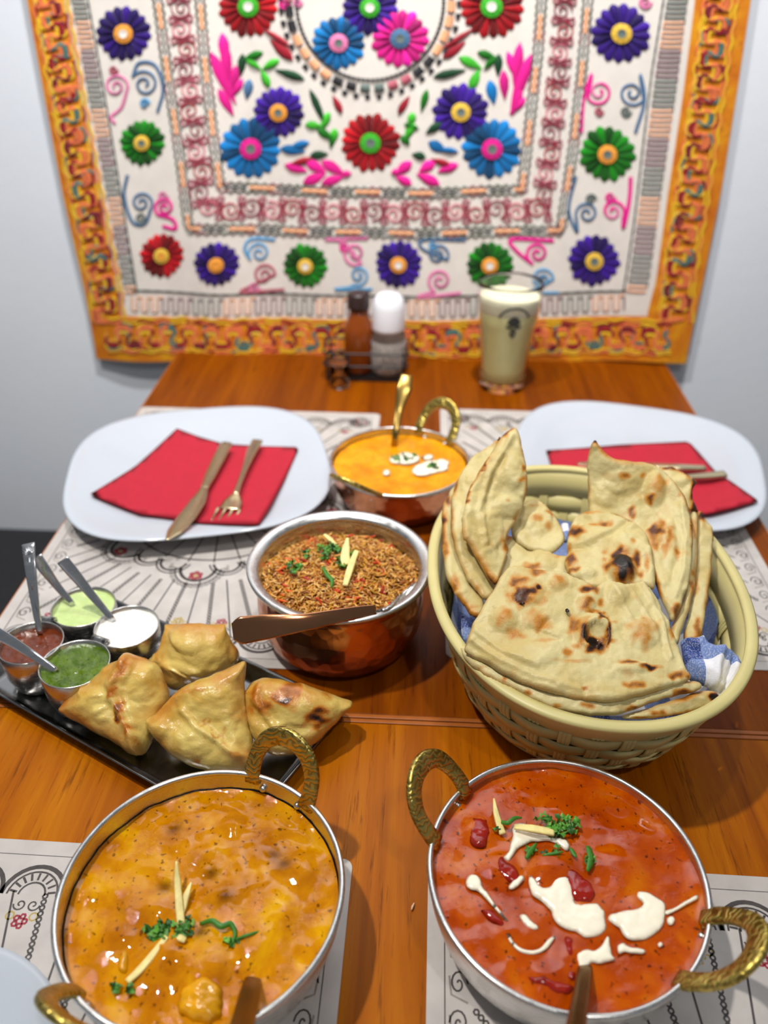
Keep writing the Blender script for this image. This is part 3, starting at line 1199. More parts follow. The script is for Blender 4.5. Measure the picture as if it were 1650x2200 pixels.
def leaf(x0, y0, x1, y1, w, col):
    a, b = Vector((x0, y0)), Vector((x1, y1))
    d = b - a
    w *= 1.35
    n = Vector((-d.y, d.x)).normalized()
    ts = [0, 0.15, 0.4, 0.65, 0.85, 1.0]
    ws = [0.10, 0.45, 0.9, 1.0, 0.65, 0.0]
    vs, cs = [], []
    for t, q in zip(ts, ws):
        p = a + d * t
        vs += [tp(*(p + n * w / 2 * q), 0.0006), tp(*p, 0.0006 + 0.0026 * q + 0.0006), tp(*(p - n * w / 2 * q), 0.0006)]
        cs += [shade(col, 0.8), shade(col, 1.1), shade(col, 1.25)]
    fs = []
    for i in range(len(ts) - 1):
        for j in (0, 1):
            fs.append((i * 3 + j, i * 3 + j + 1, i * 3 + 4 + j, i * 3 + 3 + j))
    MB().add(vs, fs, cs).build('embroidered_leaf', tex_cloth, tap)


dg, g1, g2, mr, mag, bl = C_['dgreen'], C_['green'], C_['green2'], C_['wine'], C_['magenta'], C_['blue']
for a in [(500, 250, 468, 190, 16, mag), (505, 225, 450, 110, 20, mag), (500, 200, 505, 140, 16, shade(mag, .8)), (490, 180, 480, 90, 18, mag), (495, 210, 520, 170, 14, mag), (485, 140, 475, 70, 18, shade(mag, 1.2)),
          (515, 165, 520, 115, 14, dg), (520, 130, 565, 112, 14, g1), (560, 150, 525, 125, 12, g2), (562, 150, 600, 128, 14, g2), (560, 150, 578, 190, 14, g2), (590, 150, 655, 170, 14, dg), (528, 215, 535, 170, 16, C_['steel']),
          (580, 85, 630, 130, 18, mr), (560, 60, 625, 100, 10, mr), (700, 270, 665, 190, 12, dg), (715, 205, 735, 245, 12, mr),
          (690, 270, 655, 268, 14, g2), (690, 280, 708, 240, 14, g2), (715, 300, 680, 275, 14, g1), (715, 310, 720, 275, 14, g2), (705, 330, 665, 335, 14, dg), (710, 320, 718, 280, 12, g1), (655, 325, 600, 320, 16, bl), (620, 320, 665, 305, 14, bl),
          (740, 375, 690, 345, 18, mag), (740, 378, 690, 395, 16, mag), (700, 370, 655, 345, 18, shade(mag, 1.2)), (700, 372, 650, 395, 18, mag), (660, 368, 610, 355, 16, mag), (620, 355, 672, 340, 12, mr), (755, 372, 735, 375, 12, mag),
          (1100, 250, 1120, 185, 16, mag), (1098, 235, 1142, 115, 20, mag), (1085, 215, 1082, 150, 16, shade(mag, .8)), (1105, 190, 1118, 90, 18, mag), (1110, 170, 1090, 110, 14, shade(mag, 1.2)), (1095, 245, 1130, 210, 14, mag),
          (1070, 165, 1072, 115, 14, dg), (1066, 125, 1025, 112, 14, g1), (1040, 150, 1066, 120, 12, g1), (1035, 148, 985, 122, 16, g2), (1030, 148, 1010, 195, 16, g2), (1000, 150, 930, 165, 14, dg), (1062, 225, 1052, 172, 18, shade(bl, 1.4)),
          (1000, 90, 950, 125, 16, mr), (1020, 60, 950, 105, 10, mr), (915, 285, 950, 262, 14, dg), (905, 240, 918, 190, 12, g1), (880, 205, 855, 245, 12, mr),
          (880, 270, 888, 240, 14, g2), (900, 275, 868, 265, 12, g1), (870, 300, 890, 262, 14, g2), (880, 310, 862, 290, 14, g1), (885, 330, 915, 336, 14, dg), (935, 318, 985, 325, 10, bl), (958, 325, 920, 303, 18, bl),
          (850, 375, 885, 345, 18, mag), (850, 378, 885, 395, 16, mag), (900, 368, 935, 345, 18, shade(mag, 1.2)), (895, 372, 945, 395, 18, mag), (940, 368, 985, 352, 16, mag), (925, 340, 970, 355, 12, mr), (840, 372, 858, 366, 12, mag)]:
    leaf(*a)

# medallion ring
md = MB()
for rr, w, cols in ((206, 7, [C_['black']]), (170, 7, [C_['black'], C_['grey']])):
    n = 96
    for k in range(n):
        a = PI * 2 * k / n
        if k % 2 == 0 or rr == 170:
            pts = [Vector((795 + rr * 0.93 * math.cos(a + d), 2 + rr * math.sin(a + d))) for d in (0, 0.03, 0.055)]
            seg_cols(pts, w * (1.6 if rr == 206 else 1), cols, 5, md, 0.0016)
for k in range(36):
    a = PI * 2 * k / 36
    cl = [C_['peach'], C_['peach'], C_['black'], C_['rose'], C_['grey'], C_['black']][(k // 2) % 6]
    pts = [Vector((795 + 188 * 0.93 * math.cos(a + d), 2 + 188 * math.sin(a + d))) for d in (0, 0.04, 0.08, 0.12)]
    seg_cols(pts, 18, [cl], 5, md, 0.003)
md.build('medallion_ring_embroidery', tex_cloth, tap)['kind'] = 'stuff'

# ------------------------------------------------------------------ plates
def plate(cx, cy, a, label, rot=0.0, n=96):
    prof_top = [(0.0, 0.0062), (0.30, 0.0062), (0.56, 0.0066), (0.64, 0.0082), (0.72, 0.0115), (0.80, 0.0150), (0.90, 0.0190), (0.97, 0.0212), (1.0, 0.0215)]
    prof_bot = [(1.002, 0.0200), (0.97, 0.0185), (0.90, 0.0160), (0.80, 0.0122), (0.70, 0.0076), (0.63, 0.0040), (0.60, 0.0012), (0.55, 0.0010), (0.54, 0.0030), (0.0, 0.0032)]
    prof = prof_top + prof_bot
    vs, fs = [], []
    for q, z in prof:
        for k in range(n):
            t = 2 * PI * k / n
            c, s_ = math.cos(t), math.sin(t)
            e = 2.0 + 1.0 * min(1, q * 1.3)
            r = 1.0 / (abs(c) ** e + abs(s_) ** e) ** (1 / e)
            x, y = a * q * r * c, a * q * r * s_
            vs.append((cx + x * math.cos(rot) - y * math.sin(rot), cy + x * math.sin(rot) + y * math.cos(rot), 0.0006 + z))
    for i in range(len(prof) - 1):
        for k in range(n):
            k2 = (k + 1) % n
            fs.append((i * n + k, i * n + k2, (i + 1) * n + k2, (i + 1) * n + k))
    o = obj('dinner_plate', vs, fs, white_china, None, True, loc=(cx, cy, 0))
    return tag(o, label, 'plate', 'rounded square dinner plates')


PL, PR, PN = (-0.2285, 0.7465), (0.2450, 0.7930), (-0.262, 0.098)
PROT = math.radians(14)
plate(*PL, 0.137, 'white rounded plate with red napkin, knife and fork, left of the orange curry', PROT)
plate(*PR, 0.134, 'white rounded plate with red napkin, behind the bread basket', -PROT)
plate(*PN, 0.124, 'white plate whose edge shows in the bottom left corner', PROT)


def plate_h(c, a, p):
    d = (Vector((p[0], p[1])) - Vector(c)).length / a
    return float(np.interp(d, [0, .56, .64, .72, .8, .9, 1.0, 1.1], [.0062, .0066, .0082, .0115, .015, .019, .0215, .0215])) + 0.0006


def on_plate(c, a, lift):
    def pos(px, py, h=0.0):
        z = 0.01
        for _ in range(4):
            p = at(px, py, z)
            z = plate_h(c, a, p) + lift + h
        return at(px, py, z)
    return pos


nap_l = [(380, 920), (425, 937), (480, 953), (560, 958), (643, 960), (612, 1030), (580, 1090), (556, 1128), (480, 1126), (430, 1124), (390, 1117), (300, 1104), (250, 1085), (192, 1062), (240, 1033), (290, 1002), (335, 962)]
o = pillow('paper_napkin', nap_l, napkin_m, None, sp=13, thick=0.0016, rim=5, pos=on_plate(PL, 0.137, 0.0022), resample=False, fixz=0.0, loc=(PL[0], PL[1], 0.008))
tag(o, 'red paper napkin on the left plate, under the knife and fork', 'napkin', 'red paper napkins')
nap_r = [(1173, 967), (1250, 962), (1330, 955), (1480, 948), (1505, 975), (1535, 1010), (1580, 1040), (1632, 1077), (1575, 1092), (1520, 1105), (1440, 1100), (1330, 1090), (1200, 1080), (1187, 1010)]
o = pillow('paper_napkin', nap_r, napkin_m, None, sp=13, thick=0.0016, rim=5, pos=on_plate(PR, 0.134, 0.0022), resample=False, fixz=0.0, loc=(PR[0], PR[1], 0.008))
tag(o, 'red paper napkin on the right plate behind the bread', 'napkin', 'red paper napkins')


def cutlery_path(pts, n=8):
    return smooth_path([at(*p) for p in pts], n)


t = thing('table_knife', 'shiny table knife lying on the left red napkin, tip over plate rim', 'knife', at(420, 1080, 0.02))
obj('handle', *bar(cutlery_path([(487, 953, .0215), (470, 985, .019), (452, 1022, .0175), (438, 1052, .018)]), (0.0125, 0.0145, 0.0125, 0.0085), (0.005, 0.0055, 0.005, 0.004)), cutlery_m, t)
obj('blade', *bar(cutlery_path([(439, 1050, .018), (424, 1078, .0195), (400, 1112, .0225), (375, 1142, .0255), (358, 1160, .027)]), (0.009, 0.0175, 0.0195, 0.015, 0.003), (0.004, 0.0022, 0.002, 0.002, 0.001)), cutlery_m, t)
t = thing('table_fork', 'shiny table fork lying beside the knife on the left napkin', 'fork', at(510, 1060, 0.02))
obj('handle', *bar(cutlery_path([(553, 947, .0215), (541, 970, .020), (527, 1005, .0195), (514, 1040, .019), (506, 1062, .019)]), (0.013, 0.0115, 0.007, 0.0055, 0.007), (0.004, 0.004, 0.0035, 0.0035, 0.003)), cutlery_m, t)
obj('fork_head', *bar(cutlery_path([(507, 1060, .019), (500, 1078, .017), (492, 1094, .0165)]), (0.007, 0.020, 0.0225), (0.003, 0.0025, 0.0022)), cutlery_m, t)
for k in range(4):
    f = (k - 1.5) * 15.5
    obj('tine', *bar(cutlery_path([(492 + f, 1093 + 1.5 * k - 2, .0165), (484 + f * .97, 1107 + 1.5 * k - 2, .0155), (477 + f * .95, 1120 + 1.5 * k - 2, .0165)]), (0.0035, 0.0028, 0.0016), (0.0022, 0.002, 0.0012), n=8), cutlery_m, t)
t = thing('table_knife', 'shiny cutlery handle on the right red napkin, farther of the two', 'knife', at(1400, 1005, 0.02))
obj('handle', *bar(cutlery_path([(1515, 1006, .018), (1460, 1004, .0175), (1405, 1001, .0165), (1360, 1000, .016)]), (0.010, 0.012, 0.010, 0.008), (0.0045, 0.005, 0.0045, 0.004)), cutlery_m, t)
obj('blade', *bar(cutlery_path([(1362, 1000, .016), (1300, 998, .016), (1240, 996, .017)]), (0.008, 0.017, 0.005), (0.003, 0.002, 0.001)), cutlery_m, t)
t = thing('table_fork', 'shiny fork on the right red napkin, nearer of its two pieces', 'fork', at(1450, 1025, 0.02))
obj('handle', *bar(cutlery_path([(1558, 1018, .020), (1520, 1022, .0185), (1460, 1026, .0175), (1400, 1030, .017)]), (0.013, 0.0125, 0.0075, 0.006), (0.004, 0.004, 0.0035, 0.0035)), cutlery_m, t)
obj('fork_head', *bar(cutlery_path([(1402, 1030, .017), (1370, 1032, .0155), (1345, 1033, .0155)]), (0.006, 0.020, 0.022), (0.003, 0.0025, 0.0022)), cutlery_m, t)
for k in range(4):
    f = (k - 1.5) * 9
    obj('tine', *bar(cutlery_path([(1346, 1033 + f, .0155), (1320, 1034 + f, .015), (1296, 1035 + f, .016)]), (0.0035, 0.0028, 0.0016), (0.0022, 0.002, 0.0012), n=8), cutlery_m, t)

# ------------------------------------------------------------------ food helpers
herb_m = m_attrcol('coriander_green', 0.45, 0, 0.2, 900, 0.45)
ginger_m = plain('ginger_pale', rgb(232, 214, 140), 0.45, 0, 160, 0.15, 0.3, 700, 0.0006, Subsurface_Weight=0.15, Subsurface_Scale=0.2, Subsurface_Radius=(0.004, 0.003, 0.001))
cream_m = plain('fresh_cream', rgb(246, 238, 216), 0.22, 0, 120, 0.04, Subsurface_Weight=0.2, Subsurface_Scale=0.3, Subsurface_Radius=(0.004, 0.003, 0.002))


def herbs(name, label, spots, zf, seed=1, curls=()):
    """chopped coriander: crumpled lobed flakes heaped at each spot (px, py, spread px, count, size m)"""
    rng = random.Random(seed)
    m = MB()
    c0 = None
    for px, py, sp, cnt, sz in spots:
        for i in range(cnt):
            a, q = rng.uniform(0, 2 * PI), sp * math.sqrt(rng.random())
            p = at(px + q * math.cos(a) * 1.2, py + q * math.sin(a) * 0.8, zf)
            p.z += rng.uniform(0.0005, 0.0035)
            c0 = c0 or p.copy()
            nl = rng.choice((3, 4, 5))
            R = Matrix.Rotation(rng.uniform(0, 2 * PI), 3, 'Z') @ Matrix.Rotation(rng.uniform(-0.9, 0.9), 3, 'X') @ Matrix.Rotation(rng.uniform(-0.6, 0.6), 3, 'Y')
            s = sz * rng.uniform(0.6, 1.2)
            vs = [p + R @ Vector((0, 0, 0.0006))]
            n = nl * 3
            for k in range(n):
                t = 2 * PI * k / n
                r = s * (1.0 if k % 3 == 1 else 0.62 if k % 3 == 2 else 0.8) * (1.25 if k < 3 else 1) * rng.uniform(0.85, 1.15)
                vs.append(p + R @ Vector((r * math.cos(t), r * 0.72 * math.sin(t), 0.0016 * math.sin(t * 3 + i))))
            g = rng.uniform(0.6, 1.35)
            col = shade(rng.choice((rgb(52, 112, 30), rgb(78, 140, 44), rgb(36, 88, 26), rgb(104, 160, 62))), g)
            m.add(vs, [(0, 1 + k, 1 + (k + 1) % n) for k in range(n)], col)
    for pts, w in curls:
        P = smooth_path([at(*p) for p in pts], 5)
        c0 = c0 or P[0]
        m.add(*bar(P, (w * .6, w, w * .9, w * .4), (0.0008,) * 4, (0.3, -0.5, 0.8), n=6), rgb(62, 124, 36))
    o = m.build(name, herb_m, None, True, loc=c0)
    return tag(o, label, 'coriander', kind='stuff')


def ginger(pts, w, label, taper=True, grp='ginger matchsticks'):
    P = smooth_path([at(*p) for p in pts], 5)
    o = obj('ginger_strip', *bar(P, (w * 0.25, w * 0.8, w, w) if taper else (w * .7, w, w, w * .8), (0.0012, 0.0022, 0.0022, 0.0018), n=8, e=5), ginger_m, None, True, loc=P[0])
    return tag(o, label, 'ginger', grp)


def surf(cx, cy, r, zf, rings=44, segs=132):
    vs, fs = [(cx, cy, zf(cx, cy))], []
    for i in range(1, rings + 1):
        q = r * i / rings
        for k in range(segs):
            a = 2 * PI * k / segs
            x, y = cx + q * math.cos(a), cy + q * math.sin(a)
            vs.append((x, y, zf(x, y)))
    for k in range(segs):
        fs.append((0, 1 + k, 1 + (k + 1) % segs))
    for i in range(rings - 1):
        for k in range(segs):
            a, b = 1 + i * segs, 1 + (i + 1) * segs
            k2 = (k + 1) % segs
            fs.append((a + k, b + k, b + k2, a + k2))
    return vs, fs


def handle(parent, cx, cy, r, z, az, elev, mat, s=1.0, rivet_m=None):
    o_ = Vector((math.cos(az), math.sin(az), 0))
    t_ = Vector((-math.sin(az), math.cos(az), 0))
    d_ = o_ * math.cos(elev) + Vector((0, 0, 1)) * math.sin(elev)
    base = Vector((cx, cy, z)) + o_ * (r + 0.0012 - 0.0028)
    nrm = t_.cross(d_)
    uv = [(-.0215, -.006), (-.0232, .004), (-.0222, .016), (-.0172, .0275), (-.009, .0345), (0, .0365), (.009, .0345), (.0172, .0275), (.0222, .016), (.0232, .004), (.0215, -.006)]
    P = []
    for a, b in uv:
        # the feet follow the curve of the rim
        sag = o_ * (-(r - math.sqrt(max(r * r - (a * s) ** 2, 0))) * max(0, 1 - max(b, 0) / 0.02))
        P.append(base + t_ * a * s + d_ * b * s + sag)
    P = smooth_path(P, 4)
    h = obj('handle', *bar(P, (0.0120 * s, 0.0105 * s, 0.0125 * s, 0.0145 * s, 0.0125 * s, 0.0105 * s, 0.0120 * s), (0.0050 * s,) * 3, nrm, n=14, e=4), mat, parent)
    for sg in (-1, 1):
        an = az + sg * 0.0150 * s / r
        q = Vector((cx + (r - 0.0035) * math.cos(an), cy + (r - 0.0035) * math.sin(an), z - 0.0085))
        obj('rivet', *ball(q, 0.0026 * s, 12, 8), rivet_m or alu, h)
    return h


def karahi(name, label, cx, cy, r, z, lvl, outer, handles, hs=1.0):
    t = thing(name, label, 'pan', (cx, cy, 0))
    b = 0.74
    out_p = [(0.0, 0.0005), (r * b * 0.96, 0.0005), (r * b, 0.002), (r * 0.84, z * 0.2), (r * 0.925, z * 0.45), (r * 0.97, z * 0.72), (r * 0.992, z - 0.003)]
    in_p = [(r * 0.992 - 0.0016, z - 0.003), (r * 0.955, z * 0.70), (r * 0.905, z * 0.45), (r * 0.82, z * 0.22), (r * b * 0.96, 0.004), (0, 0.0032)]
    obj('outer_wall', *lathe([(0.0, 0.0005)] + out_p[1:], (cx, cy, 0), 96), outer, t)
    obj('inner_wall', *lathe(in_p, (cx, cy, 0), 96), alu, t)
    rim = [(r - 0.0016 + 0.0017 * math.cos(a), z - 0.0010 + 0.0018 * math.sin(a)) for a in np.linspace(0, 2 * PI, 12, endpoint=False)]
    obj('rim', *lathe(rim, (cx, cy, 0), 110, True), alu, t)
    for az, el in handles:
        handle(t, cx, cy, r, z, math.radians(az), math.radians(el), brass, hs)
    return t


# ------------------------------------------------------------------ the yellow curry pan (bottom left)
LX, LY, LR, LZ = -0.1046, 0.2465, 0.0763, 0.055
karahi('curry_pan', 'metal pan of yellow curry at the lower left, one ornate brass handle up', LX, LY, LR, LZ, 0.04, alu, ((64, 72), (244, 62)), 0.88)
LV = 0.0405


LB = [(at(px, py, LV).x, at(px, py, LV).y, br, h) for px, py, br, h in ((485, 1930, .0085, .003), (440, 2080, .012, .004), (350, 2060, .012, .003), (640, 1870, .009, .0025), (300, 1950, .009, .002), (590, 1775, .008, .002), (500, 1780, .007, .002), (560, 2020, .010, .0026), (250, 2010, .008, .002), (430, 1840, .006, .002), (600, 1960, .008, .002))]


def zl(x, y):
    d = math.hypot(x - LX, y - LY) / LR
    return LV + 0.0015 * noise.noise(Vector((x * 90, y * 90, 1))) + 0.0005 * noise.noise(Vector((x * 210, y * 210, 4))) + 0.0002 * noise.noise(Vector((x * 420, y * 420, 9))) + 0.0012 * math.exp(-max(0, LR * .948 - math.hypot(x - LX, y - LY)) / .0022) + 0.002 * math.exp(-((d - .35) / .35) ** 2) + sum(h * math.exp(-(((x - bx) / br) ** 2 + ((y - by) / br) ** 2) ** 1.6) for bx, by, br, h in LB)


curry_l_m = m_curry('yellow_curry', rgb(166, 92, 0), rgb(200, 128, 0), rgb(222, 164, 2), rgb(92, 44, 2), 0.06, 0.0011, 360)
cv, cf = surf(LX, LY, LR * 0.948, zl, 50, 150)
spots = [at(375, 1783, LV), at(455, 1880, LV), at(485, 1935, LV), at(430, 2005, LV), at(610, 1860, LV), at(355, 1910, LV), at(590, 1840, LV)]
chv = [max(0.85 * math.exp(-((v[0] - s.x) / .0045) ** 2 - ((v[1] - s.y) / .004) ** 2) for s in spots) for v in cv]
curry_l = tag(obj('yellow_curry', cv, cf, curry_l_m, None, True, {'char': chv}, loc=(LX, LY, LV)), 'glossy yellow curry filling the lower left pan', 'curry')
chick_m = plain('turmeric_chicken', rgb(206, 144, 4), 0.16, 0, 70, 0.3, 0.6, 160, 0.002)
pillow('chicken_piece', [(380, 2165, LV), (395, 2125, LV + .002), (430, 2098, LV + .003), (462, 2110, LV + .003), (478, 2150, LV + .002), (470, 2190, LV), (420, 2200, LV)], chick_m, curry_l, sp=6, thick=0.011, rim=40, noise_amp=0.0022, noise_scale=110, wob=9)
pillow('chicken_piece', [(255, 2085, LV), (258, 2055, LV + .001), (272, 2040, LV + .001), (278, 2065, LV + .001), (272, 2095, LV)], chick_m, curry_l, sp=6, thick=0.006, rim=14, noise_amp=0.0005, noise_scale=160)
z = LV + 0.003
ginger([(379, 1850, z + .014), (381, 1890, z + .008), (385, 1945, z + .003), (389, 1985, z)], 0.0042, 'tall pointed ginger strip standing in the yellow curry')
ginger([(411, 1896, z + .004), (402, 1920, z + .003), (394, 1945, z + .001), (386, 1968, z)], 0.0042, 'short ginger strip leaning right above the yellow curry herbs')
ginger([(358, 2012, z + .002), (330, 2050, z + .001), (300, 2085, z), (273, 2110, z)], 0.0040, 'long ginger strip lying below the yellow curry herbs', False)
ginger([(382, 2012, z + .003), (388, 2016, z + .003), (398, 2021, z + .002)], 0.0034, 'tiny ginger bit beside the herbs on the yellow curry', False)
herbs('chopped_coriander', 'chopped green coriander heaped on the yellow curry', [(338, 2008, 24, 16, .0032), (365, 2000, 26, 14, .003), (395, 2005, 16, 8, .0028), (505, 2025, 14, 8, .0028), (262, 2118, 18, 5, .0026), (285, 2130, 8, 3, .0024), (400, 1985, 14, 5, .0026)], LV + .001, 3,
      [([(430, 1985, z), (455, 1978, z + .003), (475, 1990, z + .003), (495, 1985, z + .002), (505, 2005, z), (498, 2030, z)], .0034), ([(505, 2018, z), (535, 2008, z + .002), (560, 2000, z)], .0018)])
t = thing('serving_spoon', 'brass spoon handle rising from the yellow curry, lower left', 'spoon', at(520, 2170, .06))
obj('handle', *bar(smooth_path([at(545, 2098, LV - .002), at(540, 2120, LV + .006), at(530, 2165, LV + .018), at(510, 2240, LV + .038)], 6), (0.0080, 0.0096, 0.0110, 0.0120), (0.0022, 0.0022, 0.0022, 0.0024), (0.05, .7, .7)), dark_brass, t)
obj('bowl', *ball(at(548, 2085, LV - .014), 0.017, 18, 10, (0.8, 1.1, 0.25)), dark_brass, t)

# ------------------------------------------------------------------ the red curry pan (bottom right)
RX, RY, RR, RZ = 0.0914, 0.2662, 0.0761, 0.055
karahi('curry_pan', 'metal pan of red curry with cream at the lower right, brass handles left and right', RX, RY, RR, RZ, 0.047, alu, ((152, 58), (-33, 52)), 0.88)
RV = 0.0475


RB = [(at(850 + a / 2.0625, 1570 + b_ / 2.0625, RV).x, at(850 + a / 2.0625, 1570 + b_ / 2.0625, RV).y, br, h) for a, b_, br, h in ((690, 610, .012, .004), (1000, 620, .012, .003), (1050, 480, .010, .002), (460, 600, .009, .002), (370, 450, .009, .002), (780, 1010, .010, .0025), (680, 1120, .011, .002), (560, 900, .012, .002), (1090, 820, .012, .0015), (860, 830, .012, .002))]


def zr(x, y):
    return RV + 0.0009 * noise.noise(Vector((x * 80, y * 80, 21))) + 0.0003 * noise.noise(Vector((x * 190, y * 190, 4))) + 0.0012 * math.exp(-max(0, RR * .972 - math.hypot(x - RX, y - RY)) / .0022) + sum(h * math.exp(-(((x - bx) / br) ** 2 + ((y - by) / br) ** 2) ** 1.6) for bx, by, br, h in RB)


curry_r_m = m_curry('red_curry', rgb(150, 48, 0), rgb(178, 72, 0), rgb(198, 102, 0), rgb(60, 18, 2), 0.06, 0.0008, 300)
cv, cf = surf(RX, RY, RR * 0.972, zr, 50, 150)
curry_r = tag(obj('red_curry', cv, cf, curry_r_m, None, True, {'char': [0.0] * len(cv)}, loc=(RX, RY, RV)), 'glossy red curry with cream filling the lower right pan', 'curry')


def r5(x, y, z=0.0):
    return (850 + x / 2.0625, 1570 + y / 2.0625, RV + 0.0012 + z)


tom_m = plain('red_tomato_piece', rgb(140, 24, 8), 0.12, 0, 90, 0.3, 0.4, 200, 0.001)
meat_m = plain('curry_coated_piece', rgb(166, 62, 10), 0.17, 0, 90, 0.2, 0.5, 150, 0.0015)
for pts, m, th in [([(330, 400), (370, 378), (410, 395), (420, 440), (400, 510), (350, 520), (325, 470)], tom_m, .004),
                   ([(440, 570), (470, 565), (510, 600), (560, 650), (540, 680), (490, 670), (450, 620)], tom_m, .004),
                   ([(760, 610), (820, 640), (870, 680), (890, 730), (870, 770), (810, 760), (770, 720), (740, 650)], tom_m, .006),
                   ([(380, 800), (430, 800), (480, 850), (470, 870), (410, 840)], tom_m, .004),
                   ([(745, 930), (790, 930), (800, 1000), (805, 1090), (770, 1110), (745, 1060)], tom_m, .004),
                   ([(590, 1080), (680, 1090), (780, 1130), (770, 1170), (680, 1150), (600, 1110)], tom_m, .004)]:
    nm = 'tomato_piece' if m is tom_m else 'curry_lump'
    pillow(nm, [r5(x, y, -0.0006) for x, y in pts], m, curry_r, sp=5, thick=th, rim=18, noise_amp=0.0009, noise_scale=220, wob=7, seed=th * 900 + pts[0][0])


def cream(pts, th=0.0022, rim=10, wob=3.0):
    return pillow('cream_swirl', [r5(x, y, 0.0004) for x, y in pts], cream_m, curry_r, sp=5, thick=th, rim=rim, noise_amp=0.0003, noise_scale=300, wob=wob, seed=pts[0][0])


cream([(312, 665), (325, 640), (350, 637), (375, 655), (385, 690), (410, 720), (440, 765), (470, 805), (500, 845), (480, 835), (440, 790), (400, 745), (365, 712), (335, 705), (315, 690)], wob=1)
cream([(488, 880), (500, 890), (520, 930), (548, 958), (590, 972), (640, 962), (680, 920), (708, 910), (700, 930), (670, 968), (620, 990), (570, 988), (530, 965), (500, 925)], .0016, 5, 1)
cream([(548, 820), (575, 815), (605, 845), (632, 868), (625, 882), (590, 878), (565, 850)], wob=1)
cream([(590, 640), (620, 660), (650, 690), (690, 690), (700, 660), (735, 640), (765, 650), (785, 700), (795, 760), (840, 768), (890, 768), (925, 800), (930, 850), (925, 890), (890, 912), (840, 915), (800, 890), (760, 885), (710, 850), (690, 800), (660, 770), (610, 730), (592, 690)], .0034, 16)
cream([(1080, 708), (1130, 725), (1185, 755), (1195, 800), (1185, 860), (1145, 905), (1090, 930), (1040, 925), (1005, 900), (985, 870), (945, 840), (960, 815), (1020, 795), (1060, 790), (1095, 765), (1070, 735)], .0030, 16)
cream([(518, 425), (560, 412), (610, 430), (690, 465), (750, 480), (770, 510), (755, 532), (710, 500), (650, 488), (600, 492), (550, 515), (515, 560), (500, 578), (475, 560), (500, 530), (515, 480)], .0026, 12)
cream([(805, 985), (850, 970), (880, 975), (920, 940), (940, 905), (950, 950), (960, 990), (975, 1012), (920, 1030), (870, 1030), (850, 1045), (815, 1070), (805, 1030)], .0028, 12)
cream([(1190, 800), (1240, 780), (1290, 750), (1335, 728), (1340, 745), (1300, 765), (1240, 800), (1200, 815)], .0014, 5, 1)
cream([(1203, 830), (1225, 820), (1238, 840), (1225, 862), (1205, 858)], .002, 7, 1)
cream([(985, 955), (1010, 940), (1030, 955), (1090, 965), (1110, 980), (1080, 990), (1020, 980), (990, 990)], .0016, 7, 2)
cream([(1160, 945), (1175, 935), (1185, 950), (1170, 962)], .0016, 5, 1)
cream([(500, 690), (530, 655), (560, 640), (570, 655), (540, 690), (510, 705)], .0016, 6, 1)
z = RV + .0035
ginger([(1061, 1716, z + .003), (1065, 1745, z + .002), (1072, 1770, z), (1080, 1792, z - .001)], 0.0040, 'pale ginger strip standing left of the herbs on the red curry')
ginger([(1105, 1776, z + .002), (1140, 1780, z + .004), (1168, 1785, z + .004), (1190, 1790, z + .003)], 0.0046, 'flat ginger strip lying on cream in the red curry', False)
herbs('chopped_coriander', 'chopped green coriander scattered on the red curry', [(1195, 1782, 20, 16, .0032), (1222, 1778, 18, 14, .003), (1160, 1765, 14, 5, .0028), (1142, 1830, 8, 3, .003), (1185, 1832, 16, 4, .0026), (1265, 1850, 8, 4, .003), (1060, 1788, 8, 2, .0024), (1215, 1765, 10, 5, .0028)], RV + .002, 8,
      [([(1072, 1764, z), (1090, 1768, z + .003), (1105, 1758, z + .003), (1120, 1757, z + .001)], .003), ([(1263, 1818, z), (1270, 1845, z + .001), (1262, 1872, z)], .005), ([(1225, 1822, z), (1238, 1842, z)], .003), ([(1130, 1845, z), (1152, 1812, z + .001)], .0035), ([(1165, 1838, z), (1210, 1830, z + .001)], .002)])
t = thing('serving_spoon', 'brass spoon handle standing in the red curry, lower right', 'spoon', at(1250, 2140, .06))
obj('handle', *bar(smooth_path([at(1258, 2070, RV - .002), at(1256, 2085, RV + .004), at(1248, 2140, RV + .017), at(1232, 2240, RV + .040)], 6), (0.0062, 0.0070, 0.0080, 0.0092), (0.0022, 0.0022, 0.0024, 0.0026), (0.05, .7, .7)), dark_brass, t)
obj('bowl', *ball(at(1262, 2055, RV - .014), 0.017, 18, 10, (0.8, 1.1, 0.25)), dark_brass, t)

# ------------------------------------------------------------------ the orange curry pan (far)
FX, FY, FR, FZ = -0.0132, 0.722, 0.0722, 0.050
karahi('curry_pan', 'copper pan of orange curry between the two far plates, brass handles', FX, FY, FR, FZ, 0.043, copper, ((58, 62), (238, 42)), 0.9)
FV = 0.0425


def zf_(x, y):
    return FV + 0.0012 * noise.noise(Vector((x * 80, y * 80, 31))) + 0.0006 * noise.noise(Vector((x * 220, y * 220, 4)))


